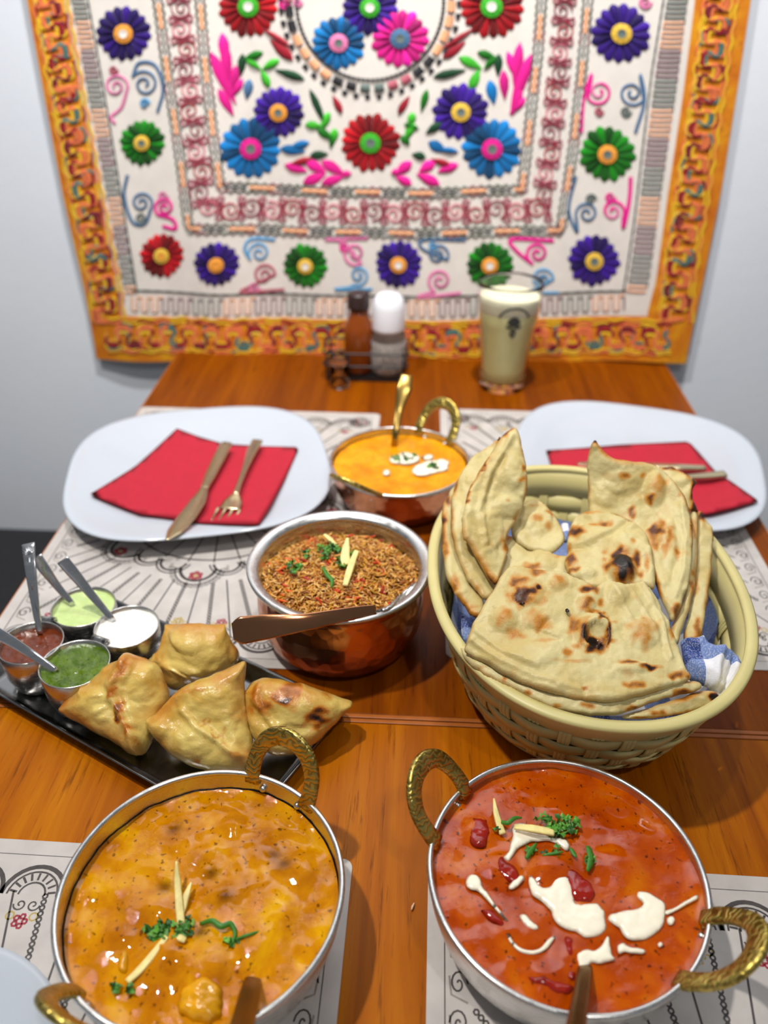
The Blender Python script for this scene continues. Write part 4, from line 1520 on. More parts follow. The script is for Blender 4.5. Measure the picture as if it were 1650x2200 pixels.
curry_f_m = m_curry('orange_curry', rgb(206, 116, 4), rgb(226, 148, 10), rgb(236, 170, 30), rgb(186, 96, 2), 0.2)
cv, cf = surf(FX, FY, FR * 0.945, zf_, 36, 110)
curry_f = tag(obj('orange_curry', cv, cf, curry_f_m, None, True, {'char': [0.0] * len(cv)}, loc=(FX, FY, FV)), 'creamy orange curry filling the far copper pan', 'curry')
for k, pts in enumerate([[(835, 985), (870, 972), (900, 978), (895, 995), (855, 998)], [(885, 1010), (915, 990), (955, 990), (962, 1008), (930, 1018), (900, 1022)], [(940, 985), (965, 990), (960, 1002), (940, 998)], [(822, 1010), (835, 1008), (838, 1020), (824, 1022)], [(905, 980), (925, 975), (930, 985), (912, 988)]]):
    pillow('cream_swirl', [(x, y, FV + .0016) for x, y in pts], cream_m, curry_f, sp=5, thick=.0024, rim=8, noise_amp=.0004, noise_scale=300, wob=3, seed=k)
herbs('chopped_coriander', 'green coriander on the far orange curry', [(860, 985, 16, 9, .0036), (930, 1004, 10, 8, .0038), (885, 985, 8, 3, .003)], FV + .002, 12)
t = thing('serving_spoon', 'brass spoon standing in the far orange curry', 'spoon', at(845, 960, FV))
P = smooth_path([at(846, 965, FV - .004), at(849, 935, FV + .013), at(857, 880, FV + .034), at(868, 835, FV + .052), at(874, 805, FV + .063)], 6)
obj('handle', *bar(P, (0.007, 0.0065, 0.009, 0.0175, 0.012), (0.0022, 0.0022, 0.002, 0.002, 0.0018), (0, -.9, .4)), brass_plain, t)
obj('bowl', *ball(at(842, 975, FV - .015), 0.016, 18, 10, (0.8, 1.1, 0.25)), brass_plain, t)

# ------------------------------------------------------------------ copper pot of rice
HX, HY = -0.0548, 0.511
t = thing('copper_pot', 'round hammered copper pot with steel rim, full of spiced rice', 'pot', (HX, HY, 0))
obj('copper_body', *lathe([(0, 0.0006), (0.050, 0.0006), (0.0545, 0.002), (0.0610, 0.010), (0.0655, 0.022), (0.0672, 0.036), (0.0668, 0.050), (0.0650, 0.060), (0.0648, 0.066), (0.0672, 0.0695)], (HX, HY, 0), 120), copper, t)
obj('inner_wall', *lathe([(0.0640, 0.0712), (0.0622, 0.067), (0.0625, 0.058), (0.0640, 0.045), (0.0630, 0.025), (0.055, 0.006), (0, 0.003)], (HX, HY, 0), 96), alu, t)
obj('steel_rim', *lathe([(0.0632, 0.0700), (0.0640, 0.0728), (0.0662, 0.0748), (0.0700, 0.0762), (0.0724, 0.0762), (0.0734, 0.0748), (0.0730, 0.0730), (0.0705, 0.0718), (0.0668, 0.0695)], (HX, HY, 0), 120, True), alu, t)

rng = random.Random(5)


def rice_h(x, y):
    dx, dy = x - HX, y - HY
    d = math.hypot(dx, dy) / 0.062
    back = max(0, dy / 0.062)
    h = 0.0690 + 0.0035 * (1 - d * d) - 0.011 * max(0, d - 0.72) / 0.28 * (0.35 + back) - 0.004 * back * d
    return h + 0.0022 * noise.noise(Vector((x * 70, y * 70, 2))) + 0.0012 * noise.noise(Vector((x * 160, y * 160, 7)))


rb = MB()
v, f = surf(HX, HY, 0.0628, lambda x, y: rice_h(x, y) - 0.0028, 24, 80)
rb.add(v, f, rgb(112, 56, 10))
cols = [rgb(206, 146, 62), rgb(190, 124, 44), rgb(222, 170, 90), rgb(170, 98, 26), rgb(212, 158, 50), rgb(150, 84, 20), rgb(228, 184, 112), rgb(198, 138, 30)]
for i in range(5200):
    q = 0.0615 * math.sqrt(rng.random())
    a = rng.uniform(0, 2 * PI)
    x, y = HX + q * math.cos(a), HY + q * math.sin(a)
    c = Vector((x, y, rice_h(x, y) + rng.uniform(-0.0025, 0.0010)))
    L = rng.uniform(0.0042, 0.0085)
    w = rng.uniform(0.00055, 0.00078)
    yaw, pit = rng.uniform(0, 2 * PI), rng.gauss(0, 0.32)
    d = Vector((math.cos(yaw) * math.cos(pit), math.sin(yaw) * math.cos(pit), math.sin(pit)))
    s1 = d.cross(Vector((0, 0, 1))).normalized()
    s2 = s1.cross(d)
    bend = rng.uniform(-0.0009, 0.0009)
    vs = []
    for tt, ww in ((-0.5, 0.35), (-0.28, 0.95), (0.0, 1.1), (0.3, 0.9), (0.5, 0.35)):
        p = c + d * L * tt + s1 * bend * (1 - 4 * tt * tt)
        for k in range(5):
            an = 2 * PI * k / 5
            vs.append(p + (s1 * math.cos(an) + s2 * math.sin(an)) * w * ww)
    fs = [(r * 5 + k, r * 5 + (k + 1) % 5, r * 5 + 5 + (k + 1) % 5, r * 5 + 5 + k) for r in range(4) for k in range(5)]
    fs += [(4, 3, 2, 1, 0), (20, 21, 22, 23, 24)]
    col = shade(rng.choice(cols), rng.uniform(0.7, 1.15))
    if rng.random() < 0.022:
        col = rng.choice((rgb(196, 60, 14), rgb(170, 24, 12), rgb(216, 96, 16)))
        vs = [c + (v_ - c) * 1.5 + Vector((0, 0, .0005)) for v_ in vs]
    rb.add(vs, fs, col)
rice_m = m_attrcol('spiced_rice', 0.38, 0, 0, 600, 0.45)
o = rb.build('spiced_rice', rice_m, None, True, loc=(HX, HY, 0.069))
tag(o, 'brown spiced rice heaped in the copper pot', 'rice', kind='stuff')


def c2(x, y, z=0.0785):
    return (480 + x / 3.3, 1080 + y / 3.3, z)


ginger([c2(715, 225, .078), c2(755, 262, .0775), c2(795, 300, .077)], 0.0036, 'back ginger strip on the rice, beyond the herbs', False)
ginger([c2(880, 250, .089), c2(870, 320, .084), c2(862, 390, .080), c2(875, 440, .0775)], 0.0078, 'wedge of ginger standing upright on the rice')
ginger([c2(945, 340, .083), c2(915, 420, .0805), c2(885, 510, .0785), c2(862, 588, .077)], 0.0052, 'longest ginger strip on the rice, slanting toward the viewer', False)
herbs('chopped_coriander', 'chopped coriander on the spiced rice', [c2(715, 335)[:2] + (11, 12, .0034), c2(800, 330)[:2] + (10, 10, .0034), c2(590, 370)[:2] + (9, 6, .003), c2(505, 470)[:2] + (12, 11, .0034), c2(840, 430)[:2] + (12, 9, .0034), c2(740, 375)[:2] + (10, 5, .0032), c2(905, 390)[:2] + (8, 7, .003)], .0745, 21,
      [([c2(705, 455, .076), c2(735, 510, .077), c2(770, 550, .0765), c2(765, 598, .076)], .004)])
t = thing('serving_spoon', 'copper toned spoon resting across the rim of the rice pot', 'spoon', at(600, 1350, .08))
up = (-0.05, -0.75, 0.65)
P = smooth_path([at(*c2(66, 915, .080)), at(*c2(130, 905, .081)), at(*c2(300, 882, .082)), at(*c2(560, 850, .082)), at(*c2(800, 805, .081)), at(*c2(960, 775, .0795)), at(*c2(1080, 760, .078))], 6)
obj('handle', *bar(P, (0.012, 0.0200, 0.0180, 0.0125, 0.0105, 0.0090, 0.0080), (0.0016, 0.002, 0.002, 0.002, 0.0022, 0.002, 0.002), up, n=12, e=3), plain('coppery_spoon', rgb(176, 122, 86), 0.14, 1.0, 30, 0.1), t)
pillow('bowl', [c2(1040, 772, .0785), c2(1150, 738, .0785), c2(1240, 660, .0745), c2(1340, 575, .071), c2(1400, 555, .070), c2(1410, 610, .069), c2(1340, 690, .070), c2(1240, 745, .073), c2(1130, 775, .077)], alu, t, sp=6, thick=0.0016, rim=4, inner=[c2(1270, 670, .068)])
o = obj('rice_grain', *bar([at(884, 1955, .0012), at(886, 1948, .0014), at(890, 1940, .0012)], (.0008, .0014, .0008), (.0008, .0013, .0008), n=8, e=2), plain('stray_rice', rgb(232, 196, 160), 0.5), None, True, loc=at(886, 1948, 0))
tag(o, 'single stray rice grain on the wood between the two front pans', 'rice grain')

# ------------------------------------------------------------------ serving tray with samosas and chutneys
TA = Vector((-0.041, 0.417, 0))
TU = Vector((-0.884, 0.467, 0)).normalized()
TV = Vector((-TU.y, TU.x, 0))
if TV.y > 0:
    TV = -TV
TLEN, TWID = 0.262, 0.124


def tr(u, v, z):
    p = TA + TU * u + TV * v
    return Vector((p.x, p.y, z))


tray = thing('serving_tray', 'dark steel rectangular tray carrying samosas and four chutney cups', 'tray', tr(TLEN / 2, TWID / 2, 0))


def rrect(u0, u1, v0, v1, r, z, n=6):
    out = []
    for cu, cv_, a0 in ((u1 - r, v1 - r, 0), (u0 + r, v1 - r, 90), (u0 + r, v0 + r, 180), (u1 - r, v0 + r, 270)):
        for k in range(n + 1):
            a = math.radians(a0 + 90 * k / n)
            out.append(tr(cu + r * math.cos(a), cv_ + r * math.sin(a), z))
    return out


def loops(rings, close_first=True, close_last=True):
    n = len(rings[0])
    vs = [p for r in rings for p in r]
    fs = []
    for i in range(len(rings) - 1):
        for k in range(n):
            k2 = (k + 1) % n
            fs.append((i * n + k, i * n + k2, (i + 1) * n + k2, (i + 1) * n + k))
    if close_first:
        fs.append(tuple(range(n - 1, -1, -1)))
    if close_last:
        fs.append(tuple(range((len(rings) - 1) * n, len(rings) * n)))
    return vs, fs


def rr_(ins, z, r):
    return rrect(ins, TLEN - ins, ins, TWID - ins, r, z)


obj('tray_body', *loops([rr_(0.010, 0.0006, 0.006), rr_(0.006, 0.002, 0.007), rr_(0.0012, 0.0115, 0.008), rr_(0, 0.0122, 0.008), rr_(-0.0006, 0.0132, 0.0085), rr_(0.0006, 0.0136, 0.008), rr_(0.0022, 0.0125, 0.0075), rr_(0.0075, 0.0035, 0.006), rr_(0.011, 0.0022, 0.005)]), steel_dark, tray)

cup_steel = m_steel('cup_steel', (0.55, 0.54, 0.52, 1), 0.25, 70)


def cup(px, py, r, label, sauce_name, sauce_label, mat, lvl=0.0385, tab=None, rough=None):
    c = at(px, py, 0.042)
    t = thing('chutney_cup', label, 'cup', (c.x, c.y, 0.0024), 'steel chutney cups')
    pr = [(0, 0.0026), (r * 0.66, 0.0026), (r * 0.80, 0.006), (r * 0.94, 0.017), (r * 0.985, 0.030), (r, 0.0418), (r - 0.0004, 0.0424), (r - 0.0012, 0.0418), (r * 0.95, 0.030), (r * 0.90, 0.017), (r * 0.7, 0.006), (0, 0.005)]
    obj('cup_body', *lathe(pr, (c.x, c.y, 0), 72), cup_steel, t)
    if tab:
        q = at(*tab)
        d = Vector((q.x - c.x, q.y - c.y, 0)).normalized()
        s = Vector((-d.y, d.x, 0))
        e = c + d * (r + 0.0026)
        pth = [(e.x + s.x * w, e.y + s.y * w, 0.0408) for w in (-0.0065, 0, 0.0065)]
        vs, fs = [], []
        n = 16
        for (x, y, z) in pth:
            for rad in (0.0032, 0.0023):
                for k in range(n):
                    a = 2 * PI * k / n
                    vs.append((x + d.x * rad * math.cos(a), y + d.y * rad * math.cos(a), z + rad * math.sin(a)))
        for i in range(2):
            for w in range(2):
                for k in range(n):
                    k2 = (k + 1) % n
                    A, B_ = (i * 2 + w) * n, ((i + 1) * 2 + w) * n
                    fs.append((A + k, A + k2, B_ + k2, B_ + k))
        for i in (0, 2):
            for k in range(n):
                k2 = (k + 1) % n
                fs.append((i * 2 * n + k, i * 2 * n + k2, (i * 2 + 1) * n + k2, (i * 2 + 1) * n + k))
        obj('rolled_tab', vs, fs, cup_steel, t)
    sd = px * 0.1
    v, f = surf(c.x, c.y, r * 0.955, lambda x, y: lvl + 0.0009 * noise.noise(Vector((x * 130, y * 130, sd))) + 0.0005 * noise.noise(Vector((x * 320, y * 320, sd))), 18, 60)
    tag(obj(sauce_name, v, f, mat, None, True, {'char': [0.0] * len(v)}, loc=(c.x, c.y, lvl)), sauce_label, 'chutney')
    return c


def m_sauce(name, a, b, fl, rough=0.25, flk=0.7, bd=0.001):
    t = NT(name)
    co = t.coords()
    col = t.ramp(t.noise(co, 90, 4), [(0.35, a), (0.65, b)])
    col = t.mix(t.ramp(t.noise(co, 520, 2), [(flk, (0, 0, 0, 1)), (flk + .08, (1, 1, 1, 1))]), col, fl)
    t.set(Base_Color=col, Roughness=rough)
    t.bump(t.noise(co, 220, 4), 0.6, bd)
    return t.m


cup(66, 1380, 0.0238, 'steel chutney cup of brown sauce, leftmost on the tray', 'tamarind_chutney', 'brown red chutney in the leftmost steel cup', m_sauce('tamarind_sauce', rgb(92, 34, 5), rgb(116, 48, 7), rgb(64, 22, 4), 0.12, 0.75, .0006), 0.0362, (110, 1318, .042))
cup(179, 1302, 0.0250, 'steel chutney cup of pale green sauce, farthest on the tray', 'mint_yogurt', 'pale green yogurt chutney in the farthest steel cup', m_sauce('mint_yogurt_sauce', rgb(186, 208, 132), rgb(198, 216, 146), rgb(160, 190, 104), 0.3, 0.72, .0005))
cup(272, 1345, 0.0246, 'steel chutney cup of white sauce, beside the samosas', 'white_yogurt', 'white yogurt chutney in the steel cup by the samosas', m_sauce('white_yogurt_sauce', rgb(232, 230, 222), rgb(240, 238, 232), rgb(222, 220, 210), 0.3, 0.8, .0006))
cup(160, 1425, 0.0252, 'steel chutney cup of dark green sauce, nearest on the tray', 'coriander_chutney', 'dark green herb chutney in the nearest steel cup', m_sauce('green_herb_sauce', rgb(60, 86, 0), rgb(90, 116, 1), rgb(34, 54, 0), 0.15, 0.62, .0016), 0.0385, (205, 1383, .042))

tea_steel = m_steel('teaspoon_steel', (0.62, 0.63, 0.65, 1), 0.2, 120)


def teaspoon(pts, label, ws, up=(0, -.7, .7), orn=False):
    t = thing('teaspoon', label, 'spoon', at(*pts[-1]), 'steel teaspoons')
    P = smooth_path([at(*p) for p in pts], 7)
    obj('handle', *bar(P, ws, (0.0016, 0.0018, 0.002, 0.0024), up, n=12, e=3.2), tea_steel, t)
    e = P[-1]
    d = (P[-1] - P[-3]).normalized()
    q = e + Vector((d.x, d.y, d.z)) * 0.010
    obj('bowl', *ball(q, 0.0085, 14, 8, (0.9, 1.1, 0.35)), tea_steel, t)
    if orn:
        m = MB()
        top = P[1]
        ax = (P[4] - P[0]).normalized()
        u = Vector(up).normalized()
        s = ax.cross(u).normalized()
        u = s.cross(ax)
        for k in range(7):
            a = (k - 3) * 0.42
            b0 = top + ax * 0.006 + u * 0.0011
            m.add(*bar([b0, b0 - ax * 0.0055 * math.cos(a) + s * 0.0045 * math.sin(a)], (0.0005, 0.0013), (0.0006, 0.0009), u, n=6))
        m.add(*bar([P[4] + u * 0.001, P[len(P) // 2] + u * 0.0011], (0.002, 0.001), (0.0008, 0.0006), u, n=6))
        m.build('shell_ornament', tea_steel, t)


teaspoon([(60, 1168, .094), (66, 1225, .080), (76, 1300, .058), (86, 1362, .037)], 'teaspoon with shell ornament standing in the brown chutney', (0.0105, 0.0088, 0.0062, 0.0045), orn=True)
teaspoon([(77, 1196, .080), (95, 1222, .071), (122, 1258, .056), (156, 1298, .040)], 'teaspoon leaning in the pale green chutney behind the shell one', (0.0095, 0.0088, 0.0062, 0.0045))
teaspoon([(134, 1203, .088), (155, 1228, .078), (195, 1276, .059), (244, 1334, .039)], 'teaspoon with plain flat handle leaning in the white chutney', (0.0095, 0.0092, 0.0068, 0.0045))
teaspoon([(-40, 1342, .077), (10, 1370, .065), (65, 1404, .051), (122, 1442, .039)], 'teaspoon entering from the left edge into the dark green chutney', (0.0092, 0.0085, 0.0066, 0.0045))

def bubbles(ol, n, r0, r1, h, seed):
    rg = random.Random(seed + 77)
    xs, ys = [p[0] for p in ol], [p[1] for p in ol]
    out = []
    for _ in range(n):
        r = rg.uniform(r0, r1)
        out.append((rg.uniform(min(xs), max(xs)), rg.uniform(min(ys), max(ys)), r, r * rg.uniform(.6, 1), h * rg.uniform(.4, 1)))
    return out


samosa_m = m_bread('fried_pastry', rgb(218, 192, 108), rgb(196, 152, 62), rgb(186, 110, 28), 0.3, 0.45, 300)


def cp(x, y, z):
    return (x / 2.0625, 1130 + y / 2.0625, z)


def cq(x, y):
    return (x / 2.0625, 1130 + y / 2.0625)


def k2(L_, rr=1.0):
    return [(*cq(a[0], a[1]), a[2] / 2.0625, a[3] / 2.0625, *a[4:]) for a in L_]


SG = 'fried samosas on the steel tray'
SAM = [
    ('fried samosa at the back of the tray, next to the white chutney',
     [(768, 442, .044), (810, 432, .05), (870, 432, .054), (940, 436, .054), (978, 434, .05), (1004, 470, .046), (1035, 520, .038), (1062, 578, .03), (1020, 645, .022), (940, 680, .018), (860, 705, .016), (780, 728, .016), (735, 705, .018), (700, 640, .022), (662, 600, .026), (720, 545, .034), (742, 495, .04)],
     0.030, 46, [(860, 490, 60, 50, .005), (900, 570, 110, 90, .004), (830, 640, 90, 60, .004)], [(735, 540, 18, 70, .32, .5), (960, 455, 50, 16, .2), (760, 600, 30, 50, .18)], [([cq(775, 470), cq(735, 560), cq(700, 600)], 9, .003), ([cq(800, 640), cq(850, 690)], 7, .0015)]),
    ('fried samosa with a crumpled brown seam, next to the green chutney',
     [(268, 806, .022), (330, 742, .030), (385, 700, .034), (430, 655, .042), (480, 612, .048), (525, 590, .052), (558, 560, .056), (600, 572, .054), (650, 588, .05), (695, 612, .046), (725, 660, .041), (748, 730, .034), (752, 775, .03), (720, 840, .024), (690, 900, .02), (665, 970, .014), (622, 1020, .012), (575, 1008, .012), (520, 970, .013), (440, 925, .014), (360, 880, .016), (300, 845, .018)],
     0.032, 46, [(650, 700, 70, 100, .004), (430, 780, 110, 90, .004), (500, 850, 40, 50, .003)], [(560, 620, 22, 60, .42), (545, 720, 22, 60, .42), (575, 830, 24, 70, .55), (600, 930, 22, 60, .42), (280, 800, 30, 20, .25), (560, 860, 10, 40, .75), (620, 1000, 40, 30, .25)],
     [([cq(560, 575), cq(532, 690), cq(545, 770), cq(580, 850), cq(600, 930), cq(612, 1010)], 8, .006), ([cq(590, 590), cq(570, 700), cq(600, 800), cq(630, 900)], 6, .003)]),
    ('fried samosa with flat triangular flap, front middle of the tray',
     [(1086, 600, .058), (1086, 690, .048), (1092, 780, .038), (1108, 880, .028), (1124, 960, .021), (1124, 1040, .014), (1118, 1080, .012), (1040, 1092, .012), (940, 1088, .012), (860, 1070, .013), (780, 1030, .015), (720, 975, .018), (684, 920, .022), (662, 885, .025), (672, 850, .028), (720, 820, .033), (760, 772, .038), (800, 722, .044), (860, 692, .048), (930, 664, .052), (1000, 636, .056)],
     0.034, 46, [(730, 900, 70, 60, .004), (940, 780, 130, 100, .004), (860, 960, 120, 90, .003)], [(880, 730, 110, 26, .22, -.45), (1050, 640, 50, 30, .2), (740, 820, 40, 20, .3), (960, 920, 14, 120, .28, -.7), (890, 1055, 16, 16, .35), (1060, 1040, 60, 30, .25)],
     [([cq(845, 830), cq(900, 900), cq(980, 970), cq(1050, 1050)], 7, .0038), ([cq(720, 840), cq(800, 760), cq(880, 720), cq(1000, 670), cq(1085, 610)], 10, .003)]),
    ('fried samosa with dark burnt spots, right end of the tray',
     [(1092, 735, .038), (1112, 695, .044), (1165, 672, .048), (1225, 676, .05), (1270, 690, .05), (1340, 697, .048), (1430, 732, .042), (1520, 765, .034), (1564, 786, .03), (1525, 830, .025), (1470, 895, .02), (1410, 950, .016), (1360, 985, .013), (1300, 1012, .012), (1230, 1018, .012), (1170, 990, .014), (1128, 950, .018), (1100, 880, .024), (1084, 800, .032)],
     0.028, 40, [(1200, 760, 60, 70, .003), (1350, 800, 120, 80, .003)], [(1270, 735, 70, 55, .42), (1275, 755, 26, 22, .8), (1175, 745, 30, 50, .45), (1205, 795, 26, 40, .5), (1385, 835, 42, 55, .85), (1300, 700, 40, 16, .5), (1140, 820, 26, 20, .3), (1450, 740, 60, 16, .3)],
     [([cq(1190, 700), cq(1180, 770), cq(1210, 840), cq(1245, 900)], 7, .0035)]),
]
for i, (lab, ol, th, rim, bl_, chs, rid) in enumerate(SAM):
    o = pillow('samosa', [cp(*p) for p in ol], samosa_m, None, sp=5.5, thick=th, rim=rim, noise_amp=0.0019, noise_scale=75, blisters=k2(bl_) + bubbles([cp(*p) for p in ol], 34, 3.5, 11, .0011, i), chars=k2(chs), ridges=rid, edge_char=0.38, wob=2.5, seed=i * 3.1, loc=at(*cq(sum(p[0] for p in ol) / len(ol), sum(p[1] for p in ol) / len(ol)), 0.004))
    tag(o, lab, 'samosa', SG)

# ------------------------------------------------------------------ the woven bread basket
BX, BY, BZ = 0.1310, 0.4925, 0.0895
bk = thing('bread_basket', 'cream woven plastic basket full of folded flatbread', 'basket', (BX, BY, 0))


def bwall(th, z, off=0.0):
    q = max(0.0, min(1.0, z / BZ))
    f = q ** 0.62
    a = 0.083 + (0.1115 - 0.083) * f + off
    b = 0.110 + (0.1515 - 0.110) * f + off
    cy_ = BY + 0.002 * (1 - q)
    c, s_ = math.cos(th), math.sin(th)
    e = 2.15
    r = 1.0 / (abs(c) ** e + abs(s_) ** e) ** (1 / e)
    return Vector((BX + a * r * c, cy_ + b * r * s_, z))


NS = 168


def ring_bar(z0, z1, offs, thick, nth=NS):
    """closed band of height z0..z1 following the wall; offs(th) pushes it in and out"""
    vs, fs = [], []
    for k in range(nth):
        th = 2 * PI * k / nth
        o_ = offs(th)
        zc = (z0 + z1) / 2
        for z, d in ((z0, thick * .3), (zc, thick * .5), (z1, thick * .3), (z1, -thick * .3), (zc, -thick * .5), (z0, -thick * .3)):
            vs.append(bwall(th, z, o_ + d))
    for k in range(nth):
        k2_ = (k + 1) % nth
        for j in range(6):
            j2 = (j + 1) % 6
            fs.append((k * 6 + j, k * 6 + j2, k2_ * 6 + j2, k2_ * 6 + j))
    return vs, fs


rim_p = [(-0.0015, -0.004), (0.0035, -0.0045), (0.0058, -0.0025), (0.0062, 0.0), (0.0045, 0.0014), (0.001, 0.0018), (-0.002, 0.0012), (-0.0026, -0.001)]
vs, fs = [], []
for k in range(NS):
    th = 2 * PI * k / NS
    for d, dz in rim_p:
        p = bwall(th, BZ, d * 0.95)
        vs.append((p.x, p.y, BZ + dz))
m8 = len(rim_p)
for k in range(NS):
    for j in range(m8):
        j2 = (j + 1) % m8
        k2_ = (k + 1) % NS
        fs.append((k * m8 + j, k * m8 + j2, k2_ * m8 + j2, k2_ * m8 + j))
obj('rim', vs, fs, basket_m, bk)
obj('upper_band', *ring_bar(0.0655, 0.0885, lambda t: -0.0004, 0.0024), basket_m, bk)
NP = 34
AMP = 0.0012
rows = [(0.0078 + i * 0.0146, 0.0078 + i * 0.0146 + 0.0136) for i in range(4)]
for i, (z0, z1) in enumerate(rows):
    sg = 1 if i % 2 == 0 else -1
    obj('weave_strip', *ring_bar(z0, z1, lambda t, sg=sg: sg * AMP * math.cos(NP / 2 * t), 0.0018), basket_m, bk)
for j in range(NP):
    th = 2 * PI * j / NP
    mb = MB()
    for d in (-1, 0, 1):
        t2 = th + d * 0.0235
        pth = []
        for z in np.linspace(0.002, 0.068, 19):
            ro = 0.0
            for i, (z0, z1) in enumerate(rows):
                sg = 1 if i % 2 == 0 else -1
                ro += -sg * math.exp(-((z - (z0 + z1) / 2) / 0.0060) ** 2)
            pth.append(bwall(t2, z, AMP * 1.05 * ro * math.copysign(1, math.cos(NP / 2 * th))))
        n_ = Vector((math.cos(th), math.sin(th), 0))
        mb.add(*bar(pth, (0.0032, 0.0032), (0.0016, 0.0016), n_, n=6))
    mb.build('upright_rib', basket_m, bk)
obj('base_ring', *ring_bar(0.0008, 0.0075, lambda t: 0.0, 0.003), basket_m, bk)
vs = [bwall(2 * PI * k / 72, 0.0035, -0.001) for k in range(72)]
vs2 = [Vector((p.x, p.y, 0.0055)) for p in vs]
obj('bottom', vs + vs2, [tuple(range(71, -1, -1)), tuple(range(72, 144))] + [(k, (k + 1) % 72, 72 + (k + 1) % 72, 72 + k) for k in range(72)], basket_m, bk)


# blue and white cloth lining the basket
def m_cloth():
    t = NT('checked_cotton')
    co = t.coords()
    w = []
    for ax, sc in (('X', 30), ('Y', 30)):
        sp_ = t.n('ShaderNodeSeparateXYZ')
        t.l(co, sp_.inputs[0])
        m = t.math('FRACT', t.math('MULTIPLY', t.math('ADD', sp_.outputs[ax], 10.0), 22.0))
        w.append(t.math('LESS_THAN', m, 0.42))
    s_ = t.math('MULTIPLY', t.math('ADD', w[0], w[1]), 0.5)
    thr = t.noise(t.coords((1, 1, 1)), 900, 2)
    col = t.ramp(s_, [(0.0, rgb(224, 224, 230)), (0.5, rgb(104, 126, 178)), (1.0, rgb(38, 62, 130))])
    col = t.mix(t.ramp(thr, [(0.5, (0, 0, 0, 1)), (0.6, (0.25, 0.25, 0.25, 1))]), col, rgb(236, 236, 240))
    t.set(Base_Color=col, Roughness=0.9)
    t.bump(thr, 0.3, 0.0008)
    return t.m


cloth_m = m_cloth()
vs, fs = [], []
nr_, na_ = 16, 84
for i in range(nr_ + 1):
    q = i / nr_
    for k in range(na_):
        th = 2 * PI * k / na_
        z = 0.008 + 0.060 * max(0, (q - 0.55) / 0.45) ** 1.3 * (0.80 + 0.20 * math.sin(th * 3 + 1))
        w = bwall(th, z, -0.006 - 0.002 * math.sin(th * 13))
        p = Vector((BX, BY, 0)).lerp(Vector((w.x, w.y, 0)), q if q < 0.55 else min(1, 0.55 + (q - 0.55) * 1.9) if q < .786 else 1.0)
        vs.append((p.x, p.y, z + 0.0015 * noise.noise(Vector((p.x * 60, p.y * 60, 3)))))
for i in range(nr_):
    for k in range(na_):
        k2_ = (k + 1) % na_
        fs.append((i * na_ + k, i * na_ + k2_, (i + 1) * na_ + k2_, (i + 1) * na_ + k))
n0 = len(vs)
vs += [(a, b, c - 0.0009) for a, b, c in vs]
fs += [tuple(i + n0 for i in reversed(f)) for f in fs]
cl = obj('basket_cloth', vs, fs, cloth_m, None, True, loc=(BX, BY, 0.008))
tag(cl, 'blue and white checked cotton cloth lining the bread basket', 'cloth')


def nb(x, y, z):
    return (900 + x / 2.2, 900 + y / 2.2, z)


def nq(x, y):
    return (900 + x / 2.2, 900 + y / 2.2)


pillow('folded_corner', [nb(1245, 1065, .078), nb(1300, 1050, .084), nb(1350, 1035, .086), nb(1362, 1060, .086), nb(1400, 1080, .087), nb(1450, 1090, .086), nb(1500, 1125, .084), nb(1532, 1180, .080), nb(1520, 1230, .076), nb(1470, 1280, .072), nb(1425, 1322, .070), nb(1390, 1300, .072), nb(1340, 1260, .075), nb(1270, 1220, .077), nb(1250, 1150, .077)],
       cloth_m, cl, sp=5, thick=0.016, rim=26, noise_amp=0.0022, noise_scale=95, ridges=[([nq(1420, 1090), nq(1390, 1180), nq(1370, 1270)], 7, .004), ([nq(1470, 1140), nq(1440, 1230), nq(1415, 1300)], 5, -.004), ([nq(1290, 1060), nq(1330, 1100), nq(1350, 1075)], 6, .003)])
pillow('folded_corner', [nb(205, 930, .066), nb(235, 960, .066), nb(255, 1000, .064), nb(250, 1050, .062), nb(215, 1050, .064), nb(200, 990, .066)], cloth_m, cl, sp=6, thick=0.006, rim=10, noise_amp=0.001, noise_scale=120)
pillow('folded_corner', [nb(670, 500, .078), nb(700, 492, .080), nb(722, 510, .080), nb(712, 560, .078), nb(690, 590, .076), nb(675, 550, .077)], cloth_m, cl, sp=6, thick=0.006, rim=10, noise_amp=0.001, noise_scale=120)

# ------------------------------------------------------------------ flatbreads
naan_m = m_bread('flatbread_crust', rgb(206, 192, 138), rgb(194, 172, 110), rgb(186, 124, 42), 0.42, 0.3, 380)
NG = 'folded flatbreads in the basket'


def n2(L_):
    return [(*nq(a[0], a[1]), a[2] / 2.2, a[3] / 2.2, *a[4:]) for a in L_]


